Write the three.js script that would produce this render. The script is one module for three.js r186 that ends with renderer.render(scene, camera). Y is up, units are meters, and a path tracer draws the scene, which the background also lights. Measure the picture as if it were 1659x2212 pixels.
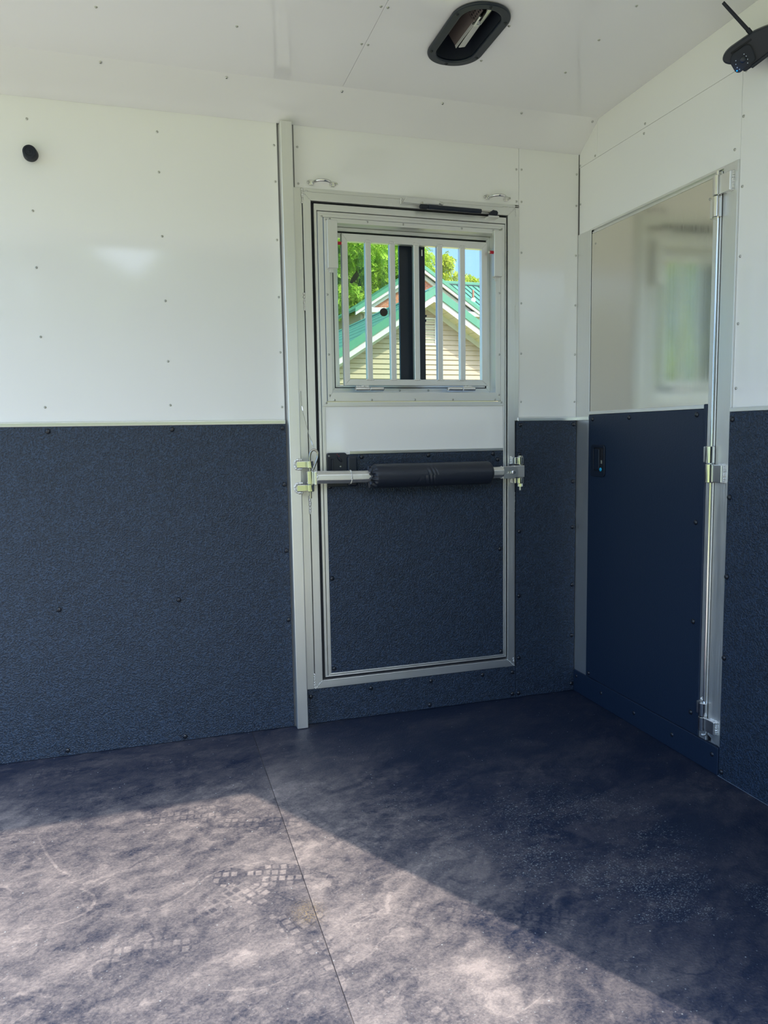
import * as THREE from 'three';
import { RoundedBoxGeometry } from 'three/addons/geometries/RoundedBoxGeometry.js';
import { mergeGeometries, mergeVertices, toCreasedNormals } from 'three/addons/utils/BufferGeometryUtils.js';

// ------------------------------------------------------------------ camera, sky, sun, exposure
const scene = new THREE.Scene();
const camera = new THREE.PerspectiveCamera(68.33, 1659 / 2212, 0.02, 400);
camera.position.set(-1.6444, 1.0751, 2.6908);
camera.quaternion.setFromRotationMatrix(new THREE.Matrix4().makeBasis(
  new THREE.Vector3(0.9552, -0.0162, 0.2954), new THREE.Vector3(0.0459, 0.9945, -0.094), new THREE.Vector3(-0.2922, 0.1034, 0.9507)));
const renderer = new THREE.WebGLRenderer({ antialias: true });
renderer.toneMapping = THREE.LinearToneMapping;
renderer.toneMappingExposure = 1.74;
renderer.shadowMap.enabled = true;
renderer.shadowMap.type = THREE.PCFSoftShadowMap;

const SUN = new THREE.Vector3(0.3347, 0.7541, 0.565).normalize();
{ // clear summer sky: deep blue overhead, pale and hazy towards the horizon, a wide soft brightening round the sun
  const W = 256, H = 128, data = new Float32Array(W * H * 4);
  const zen = [0.12, 0.36, 0.95], mid = [0.06, 0.29, 0.62], hor = [0.17, 0.44, 0.70], G = 0.62;
  for (let r = 0; r < H; r++) {
    const el = ((r + 0.5) / H - 0.5) * Math.PI, s = Math.max(0, Math.sin(el));
    for (let c = 0; c < W; c++) {
      const az = ((c + 0.5) / W - 0.5) * 2 * Math.PI, x = Math.cos(az) * Math.cos(el), z = Math.sin(az) * Math.cos(el);
      const cosS = x * SUN.x + Math.sin(el) * SUN.y + z * SUN.z, hg = (1 - G * G) / (12.566 * Math.pow(1 + G * G - 2 * G * cosS, 1.5));
      const haze = 6.2 * hg * (0.8 + 0.35 / (s + 0.35)), t1 = Math.exp(-s * 9), t2 = Math.exp(-s * 2.2);
      for (let k = 0; k < 3; k++) data[(r * W + c) * 4 + k] = zen[k] * (1 - t2) + mid[k] * (t2 - t1 * 0.6) + hor[k] * t1 * 0.6 + haze * [0.97, 1.0, 0.97][k];
      data[(r * W + c) * 4 + 3] = 1;
    }
  }
  const sky = new THREE.DataTexture(data, W, H, THREE.RGBAFormat, THREE.FloatType);
  sky.mapping = THREE.EquirectangularReflectionMapping; sky.magFilter = sky.minFilter = THREE.LinearFilter; sky.needsUpdate = true;
  scene.background = sky; scene.backgroundIntensity = 1.0;
}
const sun = new THREE.DirectionalLight(new THREE.Color(1, 0.85, 0.69), 3.6);
sun.position.copy(SUN).multiplyScalar(40); sun.target.position.set(0, 0, 0);
sun.castShadow = true; sun.shadow.radius = 1; sun.shadow.mapSize.set(4096, 4096);
Object.assign(sun.shadow.camera, { left: -30, right: 30, top: 30, bottom: -30, near: 1, far: 120 });
scene.add(sun, sun.target);

// ------------------------------------------------------------------ helpers
let seedState = 12345;
const rnd = () => { seedState = (seedState * 1664525 + 1013904223) >>> 0; return seedState / 4294967296; };
const rr = (a, b) => a + (b - a) * rnd();
const names = new Map();
function numbered(n) { const k = names.get(n) || 0; names.set(n, k + 1); return k ? n + '_' + String(k).padStart(3, '0') : n; }
function mesh(name, geo, mat, parent) {
  const m = new THREE.Mesh(geo, mat); m.name = numbered(name); m.castShadow = m.receiveShadow = true; (parent || scene).add(m); return m;
}
function struct(name) { const g = new THREE.Group(); g.name = name; g.userData.kind = 'structure'; scene.add(g); return g; }
function thing(name, label, category, pos = [0, 0, 0], group) {
  const g = new THREE.Group(); g.name = numbered(name); g.position.set(...pos); g.userData = { label, category }; if (group) g.userData.group = group; scene.add(g); return g;
}
function part(name, parent) { const g = new THREE.Group(); g.name = numbered(name); parent.add(g); return g; }
// texture coordinates in metres, by the dominant normal of each triangle
function uvm(g0) {
  const g = g0.index ? g0.toNonIndexed() : g0, p = g.attributes.position, n = g.attributes.normal, uv = new Float32Array(p.count * 2);
  for (let i = 0; i < p.count; i += 3) {
    let ax = 0, ay = 0, az = 0;
    for (let k = i; k < i + 3; k++) { ax += n.getX(k); ay += n.getY(k); az += n.getZ(k); }
    ax = Math.abs(ax); ay = Math.abs(ay); az = Math.abs(az);
    for (let k = i; k < i + 3; k++) {
      const x = p.getX(k), y = p.getY(k), z = p.getZ(k);
      if (az >= ax && az >= ay) { uv[k * 2] = x; uv[k * 2 + 1] = y; } else if (ax >= ay) { uv[k * 2] = z; uv[k * 2 + 1] = y; } else { uv[k * 2] = x; uv[k * 2 + 1] = z; }
    }
  }
  g.setAttribute('uv', new THREE.BufferAttribute(uv, 2)); return g;
}
function bx(x0, x1, y0, y1, z0, z1, r = 0) {
  const w = x1 - x0, h = y1 - y0, d = z1 - z0;
  const g = r > 0 ? new RoundedBoxGeometry(w, h, d, 2, Math.min(r, w / 2.05, h / 2.05, d / 2.05)) : new THREE.BoxGeometry(w, h, d);
  g.translate((x0 + x1) / 2, (y0 + y1) / 2, (z0 + z1) / 2); return uvm(g);
}
function clean(g) { const h = g.index ? g.toNonIndexed() : g; for (const k of Object.keys(h.attributes)) if (!['position', 'normal', 'uv'].includes(k)) h.deleteAttribute(k); return h; }
const merge = (list) => mergeGeometries(list.map(clean));
function cyl(p, q, r, seg = 20, r2 = r) {
  const a = new THREE.Vector3(...p), b = new THREE.Vector3(...q), d = b.clone().sub(a), L = d.length();
  const c = Math.min(0.0015, r * 0.15, L * 0.2); // chamfered ends catch the light
  const g = toCreasedNormals(new THREE.LatheGeometry([[0, 0], [r - c, 0], [r, c], [r2, L - c], [r2 - c, L], [0, L]].map((v) => new THREE.Vector2(v[0], v[1])), seg), 0.6);
  g.applyQuaternion(new THREE.Quaternion().setFromUnitVectors(new THREE.Vector3(0, 1, 0), d.normalize())); g.translate(...p); return clean(g);
}
function tube(pts, r, seg = 40, rad = 12, closed = false) { return new THREE.TubeGeometry(new THREE.CatmullRomCurve3(pts.map((p) => new THREE.Vector3(...p)), closed), seg, r, rad, closed); }
function shapeOf(pts) { const s = new THREE.Shape(); pts.forEach((p, i) => (i ? s.lineTo(p[0], p[1]) : s.moveTo(p[0], p[1]))); s.closePath(); return s; }
function extr(shape, z0, z1, bevel = 0, curve = 10) {
  const g = new THREE.ExtrudeGeometry(shape, bevel ? { depth: z1 - z0 - 2 * bevel, bevelEnabled: true, bevelSize: bevel, bevelThickness: bevel, bevelOffset: -bevel, bevelSegments: 2, curveSegments: curve } : { depth: z1 - z0, bevelEnabled: false, curveSegments: curve });
  g.translate(0, 0, z0 + bevel); return uvm(g);
}
// four mitred bars round an opening: [left, right, top, bottom]
function ring(o, i, z0, z1, bevel = 0.0007) {
  const [a, b, c, d] = o, [e, f, g, h] = i;
  return [[[a, c], [e, g], [e, h], [a, d]], [[b, c], [b, d], [f, h], [f, g]], [[a, d], [e, h], [f, h], [b, d]], [[a, c], [b, c], [f, g], [e, g]]].map((p) => extr(shapeOf(p), z0, z1, bevel));
}
function rrect(cx, cy, w, h, r, S = THREE.Shape) {
  const s = new S(), x = cx - w / 2, y = cy - h / 2;
  s.moveTo(x + r, y); s.lineTo(x + w - r, y); s.absarc(x + w - r, y + r, r, -Math.PI / 2, 0); s.lineTo(x + w, y + h - r); s.absarc(x + w - r, y + h - r, r, 0, Math.PI / 2);
  s.lineTo(x + r, y + h); s.absarc(x + r, y + h - r, r, Math.PI / 2, Math.PI); s.lineTo(x, y + r); s.absarc(x + r, y + r, r, Math.PI, Math.PI * 1.5); return s;
}
function weld(pts, r, step = 0.006) { // a row of overlapping beads along a line
  const out = [], c = new THREE.CatmullRomCurve3(pts.map((p) => new THREE.Vector3(...p)), false, 'catmullrom', 0.2), n = Math.max(2, Math.round(c.getLength() / step));
  for (let i = 0; i <= n; i++) {
    const p = c.getPointAt(i / n), g = new THREE.IcosahedronGeometry(r * rr(0.8, 1.25), 1);
    g.scale(1, 1, 0.6); g.translate(p.x + rr(-1, 1) * r * 0.25, p.y + rr(-1, 1) * r * 0.25, p.z); out.push(g);
  }
  return merge(out);
}
const beads = (list, parent) => list.forEach((g) => mesh('weld_bead', g, M.weld, parent));
// noise
function hash(x, y, s) { let h = Math.imul(x, 374761393) + Math.imul(y, 668265263) + Math.imul(s, 974634777); h = Math.imul(h ^ (h >>> 13), 1274126177); return ((h ^ (h >>> 16)) >>> 0) / 4294967296; }
function vnoise(x, y, s = 0, px = 0, py = 0) {
  const ix = Math.floor(x), iy = Math.floor(y); let fx = x - ix, fy = y - iy; fx = fx * fx * (3 - 2 * fx); fy = fy * fy * (3 - 2 * fy);
  const m = (v, p) => (p ? ((v % p) + p) % p : v), x0 = m(ix, px), x1 = m(ix + 1, px), y0 = m(iy, py), y1 = m(iy + 1, py);
  const a = hash(x0, y0, s), b = hash(x1, y0, s), c = hash(x0, y1, s), d = hash(x1, y1, s);
  return a + (b - a) * fx + (c - a) * fy + (a - b - c + d) * fx * fy;
}
function fbm(x, y, s, oct = 4) { let v = 0, a = 0.5, t = 0; for (let i = 0; i < oct; i++) { v += a * vnoise(x, y, s + i * 17); t += a; a *= 0.5; x *= 2.03; y *= 2.03; } return v / t; }
const sst = (a, b, x) => { const t = Math.min(1, Math.max(0, (x - a) / (b - a))); return t * t * (3 - 2 * t); };
const toS = (c) => 255 * (c <= 0.0031308 ? c * 12.92 : 1.055 * Math.pow(Math.min(c, 1), 1 / 2.4) - 0.055);
function tex(w, h, fn, color, metres) { // computed texture; metres = size of one tile
  const d = new Uint8Array(w * h * 4);
  for (let y = 0; y < h; y++) for (let x = 0; x < w; x++) {
    const v = fn(x, y), o = (y * w + x) * 4;
    if (typeof v === 'number') d[o] = d[o + 1] = d[o + 2] = Math.max(0, Math.min(255, v * 255)); else for (let k = 0; k < 3; k++) d[o + k] = Math.max(0, Math.min(255, color ? toS(Math.max(0, v[k])) : v[k] * 255));
    d[o + 3] = 255;
  }
  const t = new THREE.DataTexture(d, w, h, THREE.RGBAFormat); t.wrapS = t.wrapT = THREE.RepeatWrapping; t.magFilter = THREE.LinearFilter; t.minFilter = THREE.LinearMipmapLinearFilter; t.generateMipmaps = true;
  if (color) t.colorSpace = THREE.SRGBColorSpace; if (metres) t.repeat.set(1 / metres[0], 1 / metres[1]); t.needsUpdate = true; return t;
}

// ------------------------------------------------------------------ materials
const std = (o) => new THREE.MeshStandardMaterial(o), phy = (o) => new THREE.MeshPhysicalMaterial(o), lin = (r, g, b) => new THREE.Color().setRGB(r, g, b);
const pebbleH = new Float32Array(1024 * 1024);
for (let y = 0; y < 1024; y++) for (let x = 0; x < 1024; x++) pebbleH[y * 1024 + x] = 0.6 * vnoise(x / 8, y / 8, 3, 128, 128) + 0.3 * vnoise(x / 4, y / 4, 9, 256, 256) + 0.1 * hash(x, y, 4);
const pebble = tex(1024, 1024, (x, y) => pebbleH[y * 1024 + x], false, [0.40, 0.40]);
const pebbleCol = tex(1024, 1024, (x, y) => { const g = 0.40 + 1.25 * Math.pow(pebbleH[y * 1024 + x], 2.2) * 1.6, m = 0.9 + 0.2 * vnoise(x / 64, y / 64, 8, 16, 16); return [g * m * 0.6, g * m * 0.6, g * m * 0.6]; }, true, [0.40, 0.40]);
const brush = (vert) => tex(512, 512, (x, y) => { const a = vert ? x : y, b = vert ? y : x; return 0.62 + 0.3 * vnoise(a / 2, b / 128, 5, 256, 4) + 0.25 * vnoise(a / 9, b / 256, 6, 0, 2) - 0.1 + 0.12 * vnoise(x / 40, y / 40, 7); }, false, vert ? [0.12, 0.6] : [0.6, 0.12]);
const brushV = brush(true), brushH = brush(false);
const M = {
  white: phy({ color: lin(0.87, 0.865, 0.84), roughness: 0.07, ior: 1.7 }),
  ceil: phy({ color: lin(0.86, 0.85, 0.835), roughness: 0.08, ior: 1.7 }),
  core: std({ color: lin(0.25, 0.25, 0.25), roughness: 0.8 }),
  aluV: std({ color: lin(0.80, 0.80, 0.78), metalness: 0.95, roughness: 0.52, roughnessMap: brushV }),
  aluH: std({ color: lin(0.80, 0.80, 0.78), metalness: 0.95, roughness: 0.52, roughnessMap: brushH }),
  aluSheet: std({ color: lin(0.76, 0.73, 0.66), metalness: 1, roughness: 0.17, roughnessMap: brushV }),
  aluBright: std({ color: lin(0.85, 0.85, 0.84), metalness: 1, roughness: 0.28 }),
  weld: std({ color: lin(0.72, 0.72, 0.7), metalness: 1, roughness: 0.42 }),
  chrome: std({ color: lin(0.72, 0.72, 0.71), metalness: 1, roughness: 0.13 }),
  steel: std({ color: lin(0.45, 0.43, 0.39), metalness: 1, roughness: 0.25 }),
  zinc: std({ color: lin(0.55, 0.55, 0.52), metalness: 1, roughness: 0.32 }),
  rubber: std({ color: lin(0.031, 0.058, 0.108), map: pebbleCol, roughness: 0.5, bumpMap: pebble, bumpScale: 0.0026 }),
  rubberSmooth: std({ color: lin(0.0065, 0.018, 0.043), roughness: 0.5, bumpMap: pebble, bumpScale: 0.0004 }),
  bolt: std({ color: lin(0.012, 0.015, 0.022), roughness: 0.2 }),
  gasket: std({ color: lin(0.006, 0.007, 0.012), roughness: 0.7 }),
  black: std({ color: lin(0.008, 0.014, 0.027), roughness: 0.38 }),
  blackMatt: std({ color: lin(0.007, 0.011, 0.021), roughness: 0.65 }),
  pad: std({ color: lin(0.014, 0.019, 0.031), roughness: 0.42, bumpMap: pebble, bumpScale: 0.0003 }),
  red: std({ color: lin(0.45, 0.01, 0.03), roughness: 0.35 }),
  paleTip: std({ color: lin(0.75, 0.72, 0.6), roughness: 0.4 }),
  blue: std({ color: lin(0.01, 0.35, 0.6), roughness: 0.4 }),
  brown: std({ color: lin(0.035, 0.022, 0.02), roughness: 0.45 }),
  glassTint: phy({ color: lin(0.74, 0.84, 0.78), transmission: 1, thickness: 0, roughness: 0.02, ior: 1.5 }),
  glass: phy({ color: lin(0.97, 0.98, 0.97), transmission: 1, thickness: 0, roughness: 0.01, ior: 1.5 }),
  ventPlate: std({ color: lin(0.62, 0.62, 0.58), roughness: 0.45, metalness: 0.4 }),
  ventBrown: std({ color: lin(0.14, 0.11, 0.10), roughness: 0.4, metalness: 0.5 }),
};

// floor mat: dust, scuffs, boot prints, spilled crumbs - dirt on the rubber, with floor shade painted into the dust
const FX = 2.72, FZ = 2.14, FW = 2048, FH = 1611;
function floorTextures() {
  const cv = document.createElement('canvas'); cv.width = FW; cv.height = FH; const c = cv.getContext('2d');
  c.fillStyle = 'rgb(128,128,128)'; c.fillRect(0, 0, FW, FH);
  const s = FW / FX, X = (x) => (x + FX) * s, Z = (z) => z * s;
  const g = (v, a) => `rgba(${v},${v},${v},${a})`;
  // loose smears, swirls and angular scuffs
  for (let i = 0; i < 1500; i++) {
    const x = rr(-FX, 0), z = rr(0.02, FZ), L = rr(0.01, 0.11), w = rr(0.003, 0.026), an = rr(-0.8, 0.6) + (rnd() < 0.25 ? 1.5 : 0), near = z > 0.45 && x < -0.6 ? 1 : 0.6;
    c.save(); c.translate(X(x), Z(z)); c.rotate(an); c.fillStyle = g(rnd() < 0.6 ? 255 : 0, rr(0.05, 0.26) * near); c.beginPath();
    const n = 8, bow = rr(-0.3, 0.3) * L; for (let k = 0; k <= n; k++) c.lineTo((k / n - 0.5) * L * s, (-w * rr(0.1, 0.8) + bow * (k / n) * (1 - k / n) * 4) * s); for (let k = n; k >= 0; k--) c.lineTo((k / n - 0.5) * L * s, (w * rr(0.1, 0.8) + bow * (k / n) * (1 - k / n) * 4) * s); c.closePath(); c.fill(); c.restore();
  }
  // fine scratches
  for (let i = 0; i < 420; i++) {
    const x = rr(-FX, -0.05), z = rr(0.05, FZ), L = rr(0.02, 0.16), an = rr(-0.6, 0.35); c.strokeStyle = g(rnd() < 0.8 ? 255 : 0, rr(0.08, 0.35)); c.lineWidth = rr(0.5, 1.8);
    c.beginPath(); c.moveTo(X(x), Z(z)); c.quadraticCurveTo(X(x + L * 0.5), Z(z + L * 0.5 * an + rr(-0.03, 0.03)), X(x + L), Z(z + L * an)); c.stroke();
  }
  const arc = (pts, w, a) => { const cv3 = new THREE.CatmullRomCurve3(pts.map((p) => new THREE.Vector3(p[0], 0, p[1]))); for (let i = 0; i < 60; i++) { const p = cv3.getPoint(i / 60), q = cv3.getPoint((i + 1) / 60), t = Math.sin(((i + 0.5) / 60) * Math.PI); c.strokeStyle = g(255, a * rr(0.4, 1) * (0.35 + 0.65 * t)); c.lineWidth = w * (0.35 + 0.9 * t) * rr(0.7, 1.2); c.beginPath(); c.moveTo(X(p.x), Z(p.z)); c.lineTo(X(q.x), Z(q.z)); c.stroke(); } };
  arc([[-1.99, 0.525], [-1.96, 0.62], [-1.908, 0.739], [-1.87, 0.78]], 4, 0.5);
  arc([[-1.88, 0.81], [-1.82, 0.88], [-1.825, 0.93], [-1.87, 0.96], [-1.93, 0.965]], 5, 0.5);
  arc([[-1.72, 0.995], [-1.66, 0.97], [-1.60, 0.93], [-1.55, 0.88], [-1.47, 0.86], [-1.42, 0.90]], 3, 0.5);
  arc([[-1.79, 1.20], [-1.81, 1.14], [-1.77, 1.11]], 5, 0.5); arc([[-1.84, 1.16], [-1.79, 1.12], [-1.74, 1.14]], 4, 0.45);
  for (let i = 0; i < 46; i++) { const x = rr(-2.3, -0.5), z = rr(0.55, 1.6), r = rr(0.02, 0.09), a0 = rr(0, 6), n = 5; arc(Array.from({ length: n }, (_, k) => [x + r * Math.cos(a0 + k * 0.4) * 1.4, z + r * Math.sin(a0 + k * 0.4)]), rr(1.5, 5), rr(0.12, 0.35)); }
  // boot prints: a dusty or wiped sole with rows of tread blocks
  function boot(x, z, an, len, wid, mode, a) {
    c.save(); c.translate(X(x), Z(z)); c.rotate(an); const L = len * s, W = wid * s;
    const sole = () => { c.beginPath(); c.ellipse(L * 0.16, 0, L * 0.34, W * 0.5, 0, 0, 7); c.ellipse(-L * 0.32, 0, L * 0.18, W * 0.4, 0, 0, 7); };
    sole(); c.fillStyle = g(mode > 0 ? 40 : 225, a * 0.5); c.fill(); sole(); c.clip();
    const rows = Math.round(len / 0.02), cols = 4;
    for (let r = 0; r < rows; r++) for (let k = 0; k < cols; k++) {
      if (hash(r, k, Math.round(x * 999)) < 0.2 || vnoise(r * 0.45 + x * 31, k * 0.6 + z * 17, 8) < 0.3) continue;
      const bw = L / rows, bh = W / cols; c.fillStyle = g(mode > 0 ? 240 : 30, 0.8 * a * (0.4 + 0.8 * hash(k, r, 5)));
      c.save(); c.translate((r + 0.5 - rows / 2) * bw, (k + 0.5 - cols / 2) * bh + (k - 1.5) * 0.1 * bh * Math.sin(r * 0.4)); c.rotate((k - 1.5) * 0.12); c.fillRect(-bw * 0.36, -bh * 0.37, bw * 0.72, bh * 0.74); c.restore();
    }
    c.restore();
  }
  const P = [[-1.97, 0.14, 0.05, 0.2, 0.07, 1, 0.42], [-2.14, 0.245, 0.2, 0.22, 0.08, 1, 0.42], [-1.66, 0.165, 0.1, 0.26, 0.085, 1, 0.35], [-1.60, 0.555, 0.12, 0.25, 0.1, 1, 0.5], [-1.41, 0.66, 0.3, 0.22, 0.09, 1, 0.45], [-1.43, 0.925, 0.25, 0.24, 0.1, 1, 0.75], [-1.50, 0.98, -0.5, 0.2, 0.09, -1, 0.5],
    [-1.40, 1.07, 1.0, 0.26, 0.1, 1, 0.5], [-1.36, 1.21, 1.25, 0.26, 0.1, 1, 0.45], [-1.69, 1.12, 0.1, 0.2, 0.1, 1, 0.4], [-1.06, 0.84, -0.35, 0.27, 0.1, 1, 0.3], [-0.52, 0.615, 0.25, 0.3, 0.1, 1, 0.26], [-0.77, 0.75, 0.7, 0.28, 0.1, 1, 0.3], [-0.08, 0.88, 0.65, 0.28, 0.1, 1, 0.34], [-0.17, 0.72, 0.5, 0.26, 0.1, 1, 0.3],
    [-0.90, 1.25, 0.55, 0.26, 0.1, 1, 0.4], [-1.06, 1.2, 0.6, 0.2, 0.1, 1, 0.3], [-0.17, 0.42, 0.2, 0.24, 0.09, 1, 0.25], [-0.85, 0.6, 0.1, 0.26, 0.1, 1, 0.22], [-0.6, 0.35, 0.1, 0.24, 0.09, 1, 0.2], [-1.15, 0.25, 0.1, 0.26, 0.1, 1, 0.22], [-0.45, 1.35, 0.5, 0.25, 0.1, 1, 0.25],
    [-1.24, 0.75, 1.2, 0.25, 0.1, 1, 0.3], [-1.9, 1.25, 0.4, 0.26, 0.1, 1, 0.3], [-1.2, 1.45, 1.2, 0.26, 0.1, 1, 0.4], [-1.85, 0.3, -0.1, 0.26, 0.1, 1, 0.25]];
  P.forEach((p) => boot(...p));
  for (let i = 0; i < 26; i++) { c.save(); c.translate(X(-1.045 + rr(-0.03, 0.03)), Z(1.4 + rr(-0.07, 0.09))); c.rotate(1.45 + rr(-0.2, 0.2)); c.fillStyle = g(255, 0.055); c.beginPath(); c.ellipse(0, 0, rr(0.05, 0.12) * s, rr(0.02, 0.05) * s, 0, 0, 7); c.fill(); c.restore(); }
  const md = c.getImageData(0, 0, FW, FH).data;
  // crumbs
  const cr = new Float32Array(FW * FH);
  const put = (x, z, v, w, h) => { const cx = Math.round(X(x)), cz = Math.round(Z(z)); for (let j = 0; j < h; j++) for (let i = 0; i < w; i++) if (cx + i < FW && cz + j < FH && cx >= 0 && cz >= 0) cr[(cz + j) * FW + cx + i] = Math.max(cr[(cz + j) * FW + cx + i], v); };
  for (let i = 0; i < 6500; i++) { // ring of pale spilled crumbs in the shade
    const t = rr(0, Math.PI * 2), q = 0.72 + 0.28 * (rnd() + rnd() - 1) * 1.6, x = -0.58 + Math.cos(t) * 0.27 * q + rr(-0.05, 0.05), z = 1.02 + Math.sin(t) * 0.29 * q + rr(-0.05, 0.05);
    if (rnd() < 0.35 + 0.65 * vnoise(x * 22, z * 22, 31) && vnoise(x * 9, z * 9, 12) > 0.3) put(x, z, rr(0.08, 0.5), 1 + Math.floor(rr(0, 3)), rnd() < 0.25 ? 2 : 1);
  }
  for (let i = 0; i < 2600; i++) { const x = rr(-0.68, -0.28), z = 1.28 + (x + 0.68) * 0.25 + rr(-0.09, 0.09); if (vnoise(x * 14, z * 14, 44) > 0.45) put(x, z, rr(0.1, 0.6), rnd() < 0.5 ? 2 : 1, 1); }
  for (let i = 0; i < 1500; i++) { const x = rr(-1.05, -0.75), z = rr(0.62, 1.18); if (vnoise(x * 12, z * 12, 45) > 0.55) put(x, z, rr(0.1, 0.6), rnd() < 0.5 ? 2 : 1, 1); }
  for (let i = 0; i < 4200; i++) { const x = rr(-FX, 0), z = rr(0, FZ); put(x, z, rr(0.15, 0.8), 1 + (rnd() < 0.3), 1 + (rnd() < 0.2)); }
  for (let i = 0; i < 130; i++) put(rr(-2.6, 0), rr(0.01, 1.0), 1, 2, 2);
  const rough = new Uint8Array(FW * FH * 4);
  const map = tex(FW, FH, (px, py) => {
    const x = px / s - FX, z = py / s, o = (py * FW + px) * 4;
    let d = x < -1.336 ? 0.52 : 0.68; // dust, thinned to the right and back: floor shade put into the colour
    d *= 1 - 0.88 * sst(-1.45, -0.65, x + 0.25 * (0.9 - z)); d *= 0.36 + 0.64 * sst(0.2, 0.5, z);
    const wx = fbm(x * 4, z * 4, 51, 3) - 0.5, wz = fbm(x * 4 + 9, z * 4, 52, 3) - 0.5;
    const w = fbm(x * 3.2 + wx * 0.9, z * 6.0 + x * 1.5 + wz * 0.9, 1, 5), w2 = fbm(x * 13 + z * 5 + wx * 3, z * 20 + wz * 3, 2, 4), w4 = fbm(x * 38 + wx * 4, z * 56 + x * 20 + wz * 4, 5, 3), w3 = vnoise(x * 250, z * 250, 3);
    const am = 0.35 + 0.65 * Math.min(1, d * 1.7); d += ((w - 0.5) * 0.62 + (w2 - 0.5) * 0.42 + (w4 - 0.5) * 0.4) * am; d += ((md[o] - 128) / 128) * (0.2 + 0.75 * Math.max(0, d)); d += ((w3 - 0.5) * 0.22 + (hash(px, py, 2) - 0.5) * 0.2) * am;
    d = Math.max(0, Math.min(1, d)); const k = Math.pow(d, 1.35) * 0.86, q = cr[py * FW + px];
    const yel = sst(0.07, 0.0, Math.hypot((x + 1.353) * 1.2, z - 1.1)) * (hash(px, py, 9) > 0.7 ? 0.5 : 0);
    const kk = Math.max(k, q * 0.9); rough[o] = rough[o + 1] = rough[o + 2] = 255 * (0.52 + 0.4 * kk); rough[o + 3] = 255;
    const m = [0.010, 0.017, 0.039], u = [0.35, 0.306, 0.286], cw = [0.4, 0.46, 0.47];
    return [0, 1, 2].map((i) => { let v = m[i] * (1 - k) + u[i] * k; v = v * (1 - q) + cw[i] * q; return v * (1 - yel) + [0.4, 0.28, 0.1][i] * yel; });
  }, true, [FX, FZ]);
  const rt = new THREE.DataTexture(rough, FW, FH, THREE.RGBAFormat); rt.wrapS = rt.wrapT = THREE.RepeatWrapping; rt.magFilter = THREE.LinearFilter; rt.repeat.copy(map.repeat); rt.needsUpdate = true;
  map.offset.set(0, 0); return [map, rt];
}
const [floorMap, floorRough] = floorTextures();
const matBump = pebble.clone(); matBump.repeat.set(1 / 0.5, 1 / 0.5); matBump.needsUpdate = true;
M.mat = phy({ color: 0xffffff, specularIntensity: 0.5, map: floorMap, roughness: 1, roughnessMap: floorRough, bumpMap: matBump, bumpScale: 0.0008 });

// ------------------------------------------------------------------ trailer shell
const XL = -2.7, ZW = 2.1;
// floor: deck and two rubber mats that meet in a seam
const floor = struct('floor');
mesh('deck', bx(XL, 0.05, -0.1, -0.012, -0.05, 2.12), M.core, floor);
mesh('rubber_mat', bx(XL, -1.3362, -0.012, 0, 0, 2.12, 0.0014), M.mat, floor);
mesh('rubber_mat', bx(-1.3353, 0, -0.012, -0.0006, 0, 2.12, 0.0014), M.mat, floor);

// screw heads
const screwGeo = toCreasedNormals(new THREE.LatheGeometry([[0.0009, 0.0010], [0.0013, 0.0024], [0.0024, 0.0024], [0.0038, 0.0013], [0.0044, -0.001]].reverse().map((v) => new THREE.Vector2(v[0], v[1])), 14), 0.5); screwGeo.rotateX(Math.PI / 2);
const screwSlot = merge([screwGeo, (() => { const g = new THREE.CircleGeometry(0.0014, 10); g.translate(0, 0, 0.0011); return g; })()]);
const boltGeo = (() => { const pts = []; for (let i = 0; i <= 8; i++) { const a = (i / 8) * Math.PI / 2; pts.push(new THREE.Vector2(Math.max(0.00001, 0.0084 * Math.cos(a)), 0.0062 * Math.sin(a))); } const g = new THREE.LatheGeometry([new THREE.Vector2(0.0084, -0.003), ...pts], 20); g.rotateX(Math.PI / 2); return g; })();
function heads(name, geo, mat, parent, list, dir, off = 0) {
  for (const p of list) {
    const m = mesh(name, geo, mat, parent); m.rotation.z = rr(0, 6);
    if (dir === 'z') m.position.set(p[0], p[1], off); else if (dir === 'x') { m.position.set(-off, p[1], p[0]); m.rotation.set(0, -Math.PI / 2, 0); } else { m.position.set(p[0], p[2], p[1]); m.rotation.set(Math.PI / 2, 0, 0); }
  }
}
// wall with the small escape door (back of the picture)
const wb = struct('wall_back');
mesh('wall_core', merge([bx(XL, -1.1, -0.1, 2.33, -0.06, -0.004), bx(-0.279, 0.06, -0.1, 2.33, -0.06, -0.004), bx(-1.1, -0.279, -0.1, 0.137, -0.06, -0.004), bx(-1.1, -0.279, 1.918, 2.33, -0.06, -0.004)]), M.core, wb);
mesh('upper_panel', bx(XL, -1.1805, 1.127, 2.15, -0.004, 0, 0.001), M.white, wb);
mesh('upper_panel', bx(-1.1225, -0.2612, 1.931, 2.15, -0.004, 0, 0.001), M.white, wb);
mesh('upper_panel', bx(-0.2602, -0.0025, 1.127, 2.15, -0.004, 0.0003, 0.001), M.white, wb);
mesh('rubber_panel', bx(XL, -1.18, 0.001, 1.117, -0.004, 0.007, 0.002), M.rubber, wb);
mesh('rubber_panel', bx(-0.2725, -0.006, 0.001, 1.115, -0.004, 0.007, 0.002), M.rubber, wb);
mesh('rubber_panel', bx(-1.13, -0.2738, 0.001, 0.134, -0.004, 0.0065, 0.002), M.rubber, wb);
const railGeo = (x0, x1) => merge([bx(x0, x1, 1.1145, 1.1285, 0.0005, 0.0095, 0.002), bx(x0, x1, 1.1285, 1.131, 0.0002, 0.003, 0.0008)]);
mesh('rail_trim', railGeo(XL, -1.181), M.aluBright, wb);
mesh('rail_trim', railGeo(-0.266, -0.0015), M.aluBright, wb);
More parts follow.
